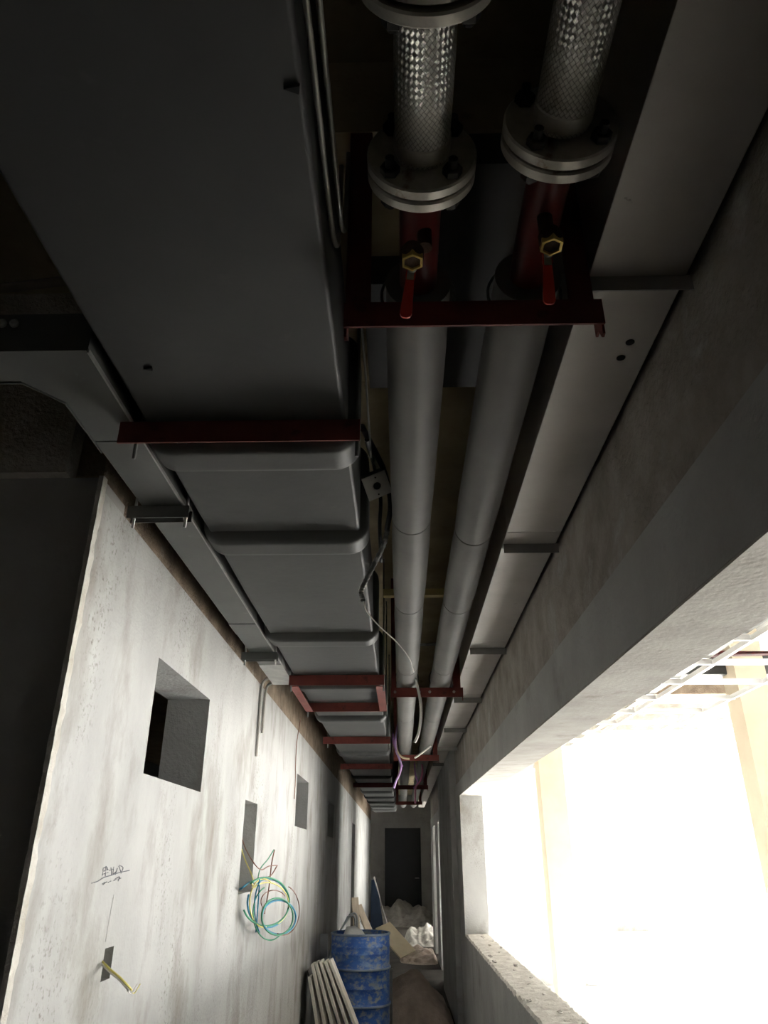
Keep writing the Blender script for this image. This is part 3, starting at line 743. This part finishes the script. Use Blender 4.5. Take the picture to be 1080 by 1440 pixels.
for k, (py, lab) in enumerate(zip((402, 772, 916, 985, 1027, 1053, 1075), labs)):
    y = P(640, py, Z=2.60).y
    t = thing('trunking_bracket', lab, 'bracket', (0.5, y, 2.58), 'brackets under the right trunking')
    x0 = 0.394
    bm = B(); prism(bm, [(y, 2.619), (y + 0.04, 2.619), (y + 0.04, 2.616), (y + 0.003, 2.616), (y + 0.003, 2.582), (y, 2.582)], 'x', x0, 0.598 if y < 8.6 else 0.53); obj('arm', bm, M_['bracket'], t)
    bm = B(); lathe(bm, (x0 + 0.015, y + 0.02, 0), (0, 0, 1), [(2.600, 0.008), (2.6155, 0.008)], 6); obj('nut', bm, M_['galv'], t)

# ------------------------------------------------------------------ conduits, junction box, wires
for k, (x, z, r, lab) in enumerate(((-0.1185, 2.600, 0.0052, 'thin pale conduit hugging the lower side of the duct, left one of the pair'), (-0.1050, 2.640, 0.0052, 'thin pale conduit beside the duct, right one of the pair'))):
    bm = B(); tube(bm, [(x, -1.9, z), (x, 0.2, z), (x, 0.80, z), (x, 0.98, z + 0.006), (x + 0.002, 1.06, z + 0.04), (x + 0.003, 1.085, z + 0.12), (x + 0.003, 1.09, z + 0.3)], r, 10)
    solo('conduit', bm, M_['conduit'], lab, 'conduit', 'pale conduits along the duct', smooth=True)
a = P(-60, 413, Z=2.93); b = P(140, 389, Z=2.93)
bm = B(); tube(bm, [a + (a - b) * 3, a, b, b + (b - a) * 1.0], 0.013, 12, curve=False)
solo('crossing_conduit', bm, M_['conduit_brown'], 'dusty brown conduit crossing above the duct at the far left', 'conduit', smooth=True)
bm = B(); tube(bm, [(-0.085, 1.30, 2.72), (-0.084, 1.6, 2.71), (-0.085, 2.0, 2.70)], 0.003, 6); tube(bm, [(-0.085, 1.30, 2.72), (-0.085, 1.28, 2.76), (-0.085, 1.27, 3.05)], 0.003, 6)
solo('thin_wire', bm, M_['conduit'], 'thin pale wire along the duct between the first hanger and duct bar', 'wire', smooth=True)

c = P(530, 683, Y=2.15)
view = (EYE - c).normalized()
n_ = (view + Vector((0.25, 0.15, -0.30))).normalized()
rx = Vector((1, 0, 0)); rx = (rx - n_ * rx.dot(n_)).normalized(); ry = n_.cross(rx)
ang = math.radians(18); ax = rx * math.cos(ang) + ry * math.sin(ang); ay = n_.cross(ax)
jb = thing('junction_box', 'tilted square grey junction box cover with round hole hanging beside the duct', 'junction box', c)
bm = B(); obox(bm, c, ax, ay, n_, 0.084, 0.084, 0.005, 0.0012); obj('cover', bm, M_['plate'], jb)
bm = B(); obox(bm, c - n_ * 0.025, ax, ay, n_, 0.074, 0.074, 0.043, 0.002); obj('back_box', bm, M_['galv_dark'], jb)
bm = B(); lathe(bm, c + n_ * 0.0022, n_, [(0, 0.013), (0.001, 0.013)], 24); obj('center_hole', bm, M_['gasket'], jb)
for s in (-1, 1):
    bm = B(); lathe(bm, c + ay * 0.03 * s + ax * 0.004 * s + n_ * 0.002, n_, [(0, 0.003), (0.0015, 0.003)], 12); obj('screw', bm, M_['bolt'], jb)
bx = lambda px, py, y=2.25: P(px, py, Y=y)
bm = B(); tube(bm, [bx(520, 640, 2.2), bx(530, 652, 2.2), bx(534, 668, 2.2)], 0.009, 10)
solo('white_conduit_bend', bm, M_['white_plastic'], 'short white conduit bend entering the junction box from above', 'conduit', smooth=True)
bm = B(); tube(bm, [bx(509, 600, 1.85), bx(517, 615, 1.95), bx(530, 640, 2.1), bx(540, 662, 2.2), bx(547, 690, 2.28), bx(549, 715, 2.32), bx(544, 745, 2.42)], 0.0095, 10)
solo('black_cable', bm, M_['black_cable'], 'thick black cable looping down past the junction box', 'cable', smooth=True)
bm = B(); tube(bm, [bx(516, 618, 1.8), bx(520, 635, 2.0), bx(526, 655, 2.25), bx(535, 700, 2.35), bx(534, 740, 2.45), bx(536, 790, 2.6)], 0.007, 8)
solo('black_cable', bm, M_['black_cable'], 'thinner black cable hanging behind the junction box', 'cable', smooth=True)
bm = B(); tube(bm, [bx(545, 743, 2.42), bx(540, 765, 2.46), bx(528, 790, 2.50), bx(515, 815, 2.52), bx(508, 832, 2.53), bx(511, 846, 2.54)], 0.0105, 12, rib=0.010)
solo('flexible_conduit', bm, M_['flex'], 'ribbed flexible metal conduit dangling below the black cable', 'conduit', smooth=False)
bm = B(); tube(bm, [bx(511, 843, 2.54), bx(516, 860, 2.56), bx(535, 882, 2.62), bx(558, 903, 2.7), bx(575, 925, 2.8), bx(582, 945, 2.9)], 0.0022, 8)
solo('white_wire', bm, M_['wire_white'], 'thin white wire swinging from the flexible conduit across the left pipe', 'wire', smooth=True)
Yh = 7.4
def hang(name, pts, r, m, lab, y=Yh):
    bm = B(); tube(bm, [P(a, b, Y=y + (c[0] if c else 0)) for a, b, *c in pts], r, 7)
    return solo(name, bm, M_[m], lab, 'wire', 'wires hanging at the far pipe hanger', smooth=True)
hang('white_cable', [(583, 946), (587, 965), (591, 985), (592, 1005), (590, 1025), (587, 1036), (583, 1044)], 0.0085, 'wire_white', 'white cable hanging in front of the bolted hanger bar between the pipes', y=4.6)
hang('hanging_wire', [(561, 975), (563, 1000), (559, 1022), (556, 1040), (557, 1055), (562, 1068), (564, 1078), (561, 1090), (557, 1098), (554, 1108)], 0.0105, 'wire_lilac', 'thick lilac cable hanging lowest beside the left pipe')
hang('hanging_wire', [(552, 1030, .1), (554, 1046, .1), (560, 1062, .1), (563, 1072, .1), (566, 1078, .1)], 0.010, 'wire_purple', 'short purple cable crossing the lilac one at the far hanger')
hang('hanging_wire', [(556, 1040, .05), (559, 1056, 0), (563, 1063, 0), (569, 1066, 0), (576, 1067, 0)], 0.010, 'wire_cream', 'cream cable end curling right over the far hanger bar')
hang('hanging_wire', [(583, 1066, 0), (590, 1061, 0), (598, 1055, 0), (606, 1049, 0)], 0.010, 'wire_white', 'pale cable end slanting up right over the far hanger bar')
hang('hanging_wire', [(593, 1072, 1.6), (594, 1085, 1.6), (591, 1098, 1.6), (585, 1106, 1.6), (584, 1118, 1.6), (584, 1130, 1.6)], 0.011, 'wire_pink', 'long pink cable hanging behind the far hanger bar')
hang('hanging_wire', [(583, 1072, 1.62), (584, 1088, 1.62), (587, 1100, 1.62), (583, 1107, 1.62), (581, 1108, 1.62)], 0.010, 'wire_purple', 'dull purple cable tied to the pink one behind the far hanger')

# timber batten between slab and pipes
bm = B(); box(bm, -0.10, 0.32, 4.30, 4.35, 3.03, 3.075, 0.003)
solo('timber_batten', bm, M_['batten'], 'pale yellow timber batten crossing above the pipes before the bolted hanger', 'batten', loc=(0.1, 4.3, 3.03))
bm = B(); tube(bm, [(0.0, 4.9, 2.87), (0.36, 4.9, 2.89)], 0.018, 10, curve=False)
solo('cross_conduit', bm, M_['conduit'], 'pale tube lying across above the pipes at the bolted hanger', 'conduit', smooth=True)

# ------------------------------------------------------------------ wires from the wall
wc = thing('wire_coil', 'loose coil of blue, green and yellow wires hanging from the wall recess', 'wire coil', (-0.86, rec[0] + 0.05, 1.40))
def cp(px, py, d=0.0):
    return P(px, py, X=-0.895 + 0.02 + max(0, (px - 336)) / 85 * 0.16 + d)
def ell(cx, cy, rx, ry, a0, a1, n=22, d=0.0):
    return [cp(cx + rx * math.cos(math.radians(a0 + (a1 - a0) * k / n)), cy + ry * math.sin(math.radians(a0 + (a1 - a0) * k / n)), d + 0.006 * math.sin(k)) for k in range(n + 1)]
root = [P(337, 1250, X=-0.94), cp(340, 1249), cp(352, 1240)]
wires = [
    ('wire_blue', root + ell(377, 1270, 29, 34, 235, 560), 0.0042), ('wire_green', root + ell(374, 1268, 33, 34, 230, 520, d=.012), 0.004),
    ('wire_blue', ell(392, 1290, 24, 24, 120, 560, d=.02), 0.0045), ('wire_green', ell(390, 1289, 22, 26, 60, 420, d=.03), 0.004),
    ('wire_yellow', root + ell(376, 1272, 30, 31, 230, 420, d=.006), 0.0032), ('wire_yellow', ell(371, 1270, 20, 34, 80, 300, d=.016), 0.003),
    ('wire_brown', ell(398, 1280, 23, 35, -70, 110, d=.02), 0.0025), ('wire_green', ell(380, 1284, 24, 38, 60, 250, d=.015), 0.003),
    ('wire_yellow', [P(338, 1190, X=-0.97), P(345, 1210, X=-0.93), cp(353, 1228), cp(358, 1243)], 0.003),
    ('wire_brown', [P(340, 1178, X=-0.97), P(346, 1195, X=-0.92), cp(358, 1215), cp(368, 1223), cp(378, 1218), cp(390, 1217)], 0.0025),
    ('wire_green', [cp(362, 1240), cp(366, 1222), cp(377, 1208), cp(385, 1195)], 0.0025),
    ('wire_brown', [cp(372, 1285), cp(378, 1250), cp(382, 1215), cp(386, 1195)], 0.003),
    ('wire_brown', [cp(374, 1235), cp(382, 1230), cp(390, 1217)], 0.0028),
    ('wire_blue', ell(372, 1276, 14, 40, 120, 240, d=.01) + [cp(360, 1311)], 0.0032),
    ('wire_brown', ell(385, 1268, 18, 16, 150, 330, d=.02), 0.0022)]
for m, pts, r in wires:
    bm = B(); tube(bm, pts, r * 1.25, 7, n=4); obj('wire', bm, M_[m], wc, smooth=True)

for m, d, lab in (('wire_yellow', 0, 'yellow wire sticking out of the small switch box hole'), ('wire_white', 4, 'white wire beside the yellow one from the switch box hole')):
    bm = B(); tube(bm, [P(139, 1347 + d * .5, X=-0.935), P(143, 1351 + d, X=-0.905), P(155, 1363 + d, X=-0.86), P(168, 1374 + d, X=-0.83), P(178, 1384 + d * 1.3, X=-0.81), P(185 - d, 1392 + d * .6, X=-0.80)], 0.0032, 7)
    tube(bm, [P(184 - d, 1391 + d * .6, X=-0.80), P(188 - d, 1397, X=-0.80), P(193 - d, 1391, X=-0.79), P(197 - d, 1384, X=-0.79)], 0.0014, 6)
    solo('switch_wire', bm, M_[m], lab, 'wire', 'wires from the switch box hole', smooth=True)

# pencil writing on the plaster (strokes as they stand on the wall)
strokes = [[(129, 1242), (138, 1239), (146, 1234), (156, 1231), (168, 1227), (182, 1224)], [(145, 1222), (144, 1231)], [(145, 1221), (150, 1219), (151, 1223)], [(146, 1225), (152, 1223)], [(146, 1229), (152, 1227)], [(149, 1218), (148, 1232)],
           [(156, 1220), (157, 1231)], [(154, 1224), (159, 1222)], [(160, 1219), (159, 1229), (163, 1226)], [(165, 1221), (162, 1230)], [(167, 1218), (170, 1226)], [(168, 1217), (173, 1220), (170, 1228)],
           [(144, 1243), (147, 1241)], [(145, 1244), (150, 1240)], [(152, 1241), (156, 1239)], [(162, 1236), (168, 1233), (166, 1239)], [(160, 1238), (170, 1235)]]
bm = B()
for s in strokes: tube(bm, [P(a, b, X=WL + 0.0008) for a, b in s], 0.0014, 5, n=3)
o = obj('pencil_writing', bm, M_['pencil'], wl)
o['label'] = 'scrawled dark pencil writing'
# scratched arc and a plumb line scored into the plaster
bm = B(); tube(bm, [P(a, b, X=WL + 0.0004) for a, b in ((165, 790), (190, 797), (215, 808), (245, 828))], 0.0011, 5)
tube(bm, [P(a, b, X=WL + 0.0004) for a, b in ((160, 1258), (154, 1290), (148, 1325))], 0.0011, 5)
obj('scratch', bm, M_['plaster_grey'], wl)

# ------------------------------------------------------------------ things on the floor
DXc, DYc = P(507, 1330, Y=8.35).x, 8.35
dr_ = thing('steel_drum', 'scratched blue steel drum standing by the left wall', 'drum', (DXc, DYc, 0))
R0 = 0.288; H0 = 0.89
prof = [(0.0, R0 - 0.01), (0.004, R0 + 0.006), (0.016, R0 + 0.006), (0.022, R0)]
for zc in (0.30, 0.595):
    for k in range(9):
        a = k / 8; prof.append((zc - 0.022 + 0.044 * a, R0 + 0.013 * math.sin(PI * a)))
for zc in (0.10, 0.16, 0.44, 0.72, 0.78):
    for k in range(5):
        a = k / 4; prof.append((zc - 0.012 + 0.024 * a, R0 + 0.003 * math.sin(PI * a)))
prof.sort()
prof += [(H0 - 0.02, R0), (H0 - 0.014, R0 + 0.007), (H0 - 0.003, R0 + 0.007), (H0, R0 + 0.001), (H0 - 0.006, R0 - 0.006), (H0 - 0.30, R0 - 0.006)]
obj('drum_shell', lathe(B(), (DXc, DYc, 0), (0, 0, 1), prof, 72, capB=False), M_['drum'], dr_, auto=math.radians(45))
for zc in (0.30, 0.595):
    obj('hoop', lathe(B(), (DXc, DYc, 0), (0, 0, 1), [(zc - 0.009, R0 + 0.0105), (zc - 0.006, R0 + 0.0145), (zc + 0.006, R0 + 0.0145), (zc + 0.009, R0 + 0.0105)], 72, capA=False, capB=False), M_['hoop'], dr_, auto=math.radians(45))
obj('top_rim', lathe(B(), (DXc, DYc, 0), (0, 0, 1), [(H0 - 0.017, R0 + 0.006), (H0 - 0.012, R0 + 0.0095), (H0 - 0.002, R0 + 0.009), (H0 + 0.002, R0 + 0.002), (H0 - 0.001, R0 - 0.007)], 72, capA=False, capB=False), M_['hoop'], dr_, auto=math.radians(45))
obj('drum_contents', lathe(B(), (DXc, DYc, 0), (0, 0, 1), [(H0 - 0.34, R0 - 0.007), (H0 - 0.30, R0 - 0.007)], 48), M_['drum_rust'], dr_)
bm = B(); chunk(bm, (DXc - 0.09, DYc + 0.02, H0 - 0.06), (0.15, 0.17, 0.13), 4.2)
solo('plastic_sack', bm, M_['sack'], 'crumpled white sack bulging out of the blue drum', 'sack', loc=(DXc - 0.09, DYc + 0.02, H0 - 0.30), smooth=True)

# pale boards leaning on the wall in front of the drum
tops = [(437, 1372), (441, 1354), (446, 1352), (452, 1350), (459, 1350), (465, 1349)]
labb = ['shortest pale board of the leaning stack, lowest at the wall', 'dusty pale board leaning second from the wall', 'dusty pale board leaning third from the wall', 'dusty pale board leaning fourth from the wall', 'dusty pale board leaning fifth from the wall', 'outermost pale board of the leaning stack, nearest the drum']
for k, ((px, py), lab) in enumerate(zip(tops, labb)):
    y = 7.60 + 0.012 * k
    tp = P(px, py, Y=y)
    bt = Vector((P(442 + k * 11.5, 1440, Y=y).x + 0.06, y - 0.12, 0.0)); 
    q = P(448 + k * 10.5, 1440, Y=y)
    d = (q - tp); bt = tp + d * (tp.z - 0.004) / (-d.z)
    bm = B(); plank(bm, bt, tp, 0.16, 0.026, (0.05, 1, 0))
    solo('leaning_board', bm, M_['board'], lab, 'board', 'pale boards leaning before the drum', loc=bt)
bm = B(); tp = P(435, 1362, Y=7.9); plank(bm, (-0.62, 7.9, 0.004), (tp.x, 7.9, tp.z), 0.3, 0.012, (0, 1, 0))
solo('leaning_board', bm, M_['board_dark'], 'dark grey board behind the stack of pale leaning boards', 'board', loc=(-0.62, 7.9, 0))
bm = B(); a = P(549, 1440, Y=8.62); box(bm, a.x - 0.005, a.x + 0.02, 8.45, 8.75, 0.0, P(549, 1366, Y=8.5).z, 0.002)
solo('standing_board', bm, M_['board_dark'], 'thin grey board standing on edge on the right side of the drum', 'board', loc=(a.x, 8.6, 0))
# bent tube frame behind the drum
t = thing('tube_frame', 'bent grey metal tube stand between the drum and the left wall', 'metal stand', (-0.72, 8.95, 0))
Yt = 8.95
for k, dy in enumerate((0.0, 0.34)):
    bm = B(); y = Yt + dy; p1 = P(463, 1345, Y=y); p2 = P(473, 1320, Y=y); p3 = P(490, 1289, Y=Yt); p4 = P(499, 1291, Y=Yt)
    tube(bm, [(p1.x - 0.03, y, 0.011), (p1.x, y, p1.z), (p2.x, y, p2.z), (p3.x - 0.02, y, p3.z - 0.03), (p3.x, y, p3.z), (p4.x, y, p4.z), (p4.x + 0.01, y, p4.z - 0.25), (p4.x + 0.06, y, 0.011)], 0.011, 10, n=6); obj('side_tube', bm, M_['tube'], t, smooth=True)
bm = B(); p1 = P(463, 1345, Y=Yt); tube(bm, [(p1.x, Yt, p1.z - .1), (p1.x, Yt + 0.34, p1.z - .1)], 0.009, 10, curve=False); obj('cross_tube', bm, M_['tube'], t, smooth=True)
bm = B(); p1 = P(459, 1350, Y=8.9); box(bm, p1.x - 0.07, p1.x + 0.01, 8.88, 8.91, 0.0, P(459, 1313, Y=8.9).z, 0.004)
solo('standing_board', bm, M_['tube'], 'bluish grey metal sheet standing on edge at the wall beside the tube stand', 'board', loc=(p1.x, 8.9, 0))
# timber planks and sheet further on
for k, (px, py, qx, w, m, lab) in enumerate(((499, 1262, 502, 0.11, 'timber', 'tallest brown timber plank leaning behind the drum'), (504, 1273, 520, 0.10, 'timber', 'brown timber plank slanting right behind the drum'), (511, 1292, 540, 0.12, 'board', 'low pale timber plank slanting behind the drum'))):
    y = 12.3 + 0.14 * k; tp = P(px, py, Y=y); q = P(qx, 1312, Y=y - 0.1 if False else y); d = q - tp; bt = tp + d * (tp.z - 0.01) / (-d.z)
    if bt.x > -0.2: bt = Vector((-0.2, y, 0.012))
    bt = Vector((bt.x, y - 0.06, 0.012))
    bm = B(); plank(bm, bt, tp, w, 0.025, (1, 0.6, 0)); solo('timber_plank', bm, M_[m], lab, 'plank', 'timber planks behind the drum', loc=bt)
bm = B()
q4 = [P(546, 1297, Y=10.9), P(583, 1338, Y=9.75), P(562, 1350, Y=9.45), P(522, 1305, Y=10.6)]
q4 = [P(548, 1297, Y=14.35), P(584, 1337, Y=14.0), P(563, 1348, Y=13.75), P(528, 1306, Y=14.1)]
nrm = (q4[1] - q4[0]).cross(q4[3] - q4[0]).normalized() * 0.012
A_ = [bm.verts.new(p + nrm) for p in q4]; B_ = [bm.verts.new(p - nrm) for p in q4]
bm.faces.new(A_); bm.faces.new(B_[::-1])
for i in range(4): bm.faces.new((A_[i], A_[(i + 1) % 4], B_[(i + 1) % 4], B_[i]))
solo('cream_sheet', bm, M_['sheet'], 'cream rectangular sheet propped at a slant behind the drum', 'sheet', loc=q4[2])
# heaps
solo('sand_heap', heap(B(), -0.45, 0.53, 8.78, 10.0, [(0.02, 9.45, 0.75, 1.0, 0.40), (0.25, 9.3, 0.6, 0.8, 0.27)], 1, lump=0.035), M_['sand'], 'brown sand heap on the floor just right of the drum', 'sand heap', kind='thing', loc=(0.1, 9.6, 0), smooth=True)
solo('rubble_heap', heap(B(), -0.05, 0.59, 13.6, 15.4, [(0.36, 14.6, 0.5, 0.9, 0.17), (0.1, 14.5, 0.25, 0.6, 0.13)], 5, lump=0.07), M_['sand'], 'low brown rubble heap at the foot of the cream sheet', 'rubble heap', kind='thing', loc=(0.3, 14.5, 0), smooth=True)
bm = heap(B(), 0.0, 0.95, 16.4, 18.0, [(0.55, 17.2, 0.55, 0.8, 0.32), (0.2, 17.2, 0.35, 0.7, 0.24)], 9, lump=0.09)
solo('plaster_heap', bm, M_['rubble'], 'heap of pale broken plaster in the middle of the corridor', 'rubble heap', kind='thing', loc=(0.4, 17.2, 0), smooth=True)
bm = heap(B(), -0.88, 0.98, 20.6, 23.3, [(-0.02, 22.2, 0.7, 1.3, 0.52), (0.45, 22.0, 0.75, 1.3, 0.38), (-0.45, 22.2, 0.55, 1.2, 0.38)], 13, lump=0.05)
solo('sand_heap', bm, M_['sand_grey'], 'far grey sand heap in front of the dark end doorway', 'sand heap', kind='thing', loc=(0, 22, 0), smooth=True)
# dark blue panel and pale pole leaning near the end wall
y = 20.3
bm = B(); pts = [P(522, 1238, Y=y), P(529, 1236, Y=y), P(540, 1288, Y=y), P(521, 1296, Y=y)]
pts[2].z = pts[3].z = 0.006
A_ = [bm.verts.new(p + Vector((0, 0.02 + 0.10 * (p.z > .5), 0))) for p in pts]; B_ = [bm.verts.new(p + Vector((0, -0.01 + 0.10 * (p.z > .5), 0))) for p in pts]
bm.faces.new(A_); bm.faces.new(B_[::-1])
for i in range(4): bm.faces.new((A_[i], A_[(i + 1) % 4], B_[(i + 1) % 4], B_[i]))
solo('leaning_sheet', bm, M_['blue_sheet'], 'dark blue tapering panel leaning at the left wall near the end', 'panel', loc=(pts[3].x, y, 0))
a = P(526, 1233, Y=y - 0.06); b = P(541, 1287, Y=y - 0.1)
d = b - a; b2 = a + d * (a.z - 0.02) / (-d.z)
bm = B(); tube(bm, [a, b2], 0.022, 10, curve=False)
solo('pole', bm, M_['wire_white'], 'pale pole leaning against the dark blue panel', 'pole', loc=b2, smooth=True)
# broken plaster pieces on the floor by the pier and along the sill
for k in range(7):
    p = Vector((0.27 + 0.036 * k, 10.12 + 0.13 * (k % 3), 0)); s = 0.022 + 0.018 * random.random()
    p.x = min(p.x, 0.47)
    bm = B(); chunk(bm, (p.x, p.y, s * 0.6), (s * 1.3, s, s * 0.8), k * 3.1)
    solo('plaster_lump', bm, M_['rubble'], 'small pale plaster lump on the floor at the foot of the pier', 'rubble', 'plaster lumps at the pier foot', loc=(p.x, p.y, 0.0))
for k in range(22):
    y = 2.2 + 5.7 * (k + random.random() * 0.8) / 22
    s = 0.007 + 0.010 * random.random()
    bm = B(); x = WR + 0.03 + 0.2 * random.random() ** 1.6
    chunk(bm, (x, y, SH + 0.006 + s * 0.4), (s * 1.4, s * 1.2, s * 0.8), k * 1.7)
    solo('plaster_crumb', bm, M_['rubble'], 'crumb of broken plaster lying on the low sill wall', 'rubble', 'plaster crumbs along the sill', loc=(x, y, SH))

# ------------------------------------------------------------------ suspended grid in the hall
GZc = 2.73
gr = thing('ceiling_grid', 'white metal ceiling grid without tiles hanging in the bright hall', 'ceiling grid', (2.7, 5.5, GZc))
def tee(bm, a, b, w=0.024, h=0.038):
    a = Vector(a); b = Vector(b); d = (b - a).normalized(); s = d.cross(Vector((0, 0, 1)))
    obox(bm, (a + b) / 2 + Vector((0, 0, 0.001)), s, d, Vector((0, 0, 1)), w, (b - a).length, 0.002)
    obox(bm, (a + b) / 2 + Vector((0, 0, 0.002 + h / 2)), s, d, Vector((0, 0, 1)), 0.004, (b - a).length, h)
    return bm
rx_ = [2.12, 2.72, 3.32, 3.92]
for x in rx_: obj('main_runner', tee(B(), (x, 2.7, GZc), (x, 12.0, GZc)), M_['tbar'], gr)
yy = [3.1 + 0.6 * k for k in range(15)]
for y in yy:
    for x0, x1 in [(1.90, 2.106)] + [(a + 0.014, b - 0.014) for a, b in zip(rx_, rx_[1:])]:
        obj('cross_tee', tee(B(), (x0, y, GZc), (x1, y, GZc)), M_['tbar'], gr)
bm = B(); prism(bm, [(2.035, 2.775), (2.035, 2.83), (2.038, 2.83), (2.038, 2.778), (2.092, 2.778), (2.092, 2.83), (2.095, 2.83), (2.095, 2.775)], 'y', 2.7, 12.0)
obj('carrier_channel', bm, M_['galv'], gr)
for y in (3.4, 4.6, 5.8, 7.0):
    obj('hanger_rod', rod(B(), 2.065, y, 2.776, ZS), M_['galv'], gr, smooth=True)
    obj('hanger_rod', rod(B(), 3.32, y, 2.77, ZS), M_['galv'], gr, smooth=True)
bm = B(); box(bm, 2.3, 3.6, 6.15, 6.5, 2.95, 3.15, 0.01)
solo('hall_duct', bm, M_['rubber'], 'short dark duct piece above the white ceiling grid in the hall', 'air duct', loc=(2.9, 6.3, 2.95))
bm = B(); tube(bm, [(2.2, 5.35, 2.92), (3.7, 5.35, 2.92)], 0.03, 14, curve=False)
solo('hall_pipe', bm, M_['red_pipe'], 'red pipe above the white ceiling grid in the hall', 'pipe', smooth=True)

# ------------------------------------------------------------------ light: sky and morning sun
w = bpy.data.worlds.new('sky'); SC.world = w; w.use_nodes = True
bg = w.node_tree.nodes['Background']; bg.inputs['Color'].default_value = (0.93, 0.97, 1.0, 1); bg.inputs['Strength'].default_value = 0.55
sd = bpy.data.lights.new('sun', 'SUN'); sd.energy = 32.0; sd.angle = math.radians(2); sd.color = (1.0, 0.98, 0.95)
s = bpy.data.objects.new('sun', sd); C.objects.link(s)
el = math.radians(27); az = math.radians(20)     # comes from +X, a little from +Y
dirv = Vector((-math.cos(el) * math.cos(az), -math.cos(el) * math.sin(az), -math.sin(el)))
s.rotation_euler = dirv.to_track_quat('-Z', 'Y').to_euler(); s.location = (9, 5, 6)

SC.view_settings.view_transform = 'Standard'; SC.view_settings.look = 'None'
SC.view_settings.gamma = 1.0; SC.view_settings.use_curve_mapping = False
SC.view_settings.exposure = 2.97
SC.cycles.max_bounces = 10; SC.cycles.diffuse_bounces = 7; SC.cycles.glossy_bounces = 4
SC.cycles.sample_clamp_indirect = 20
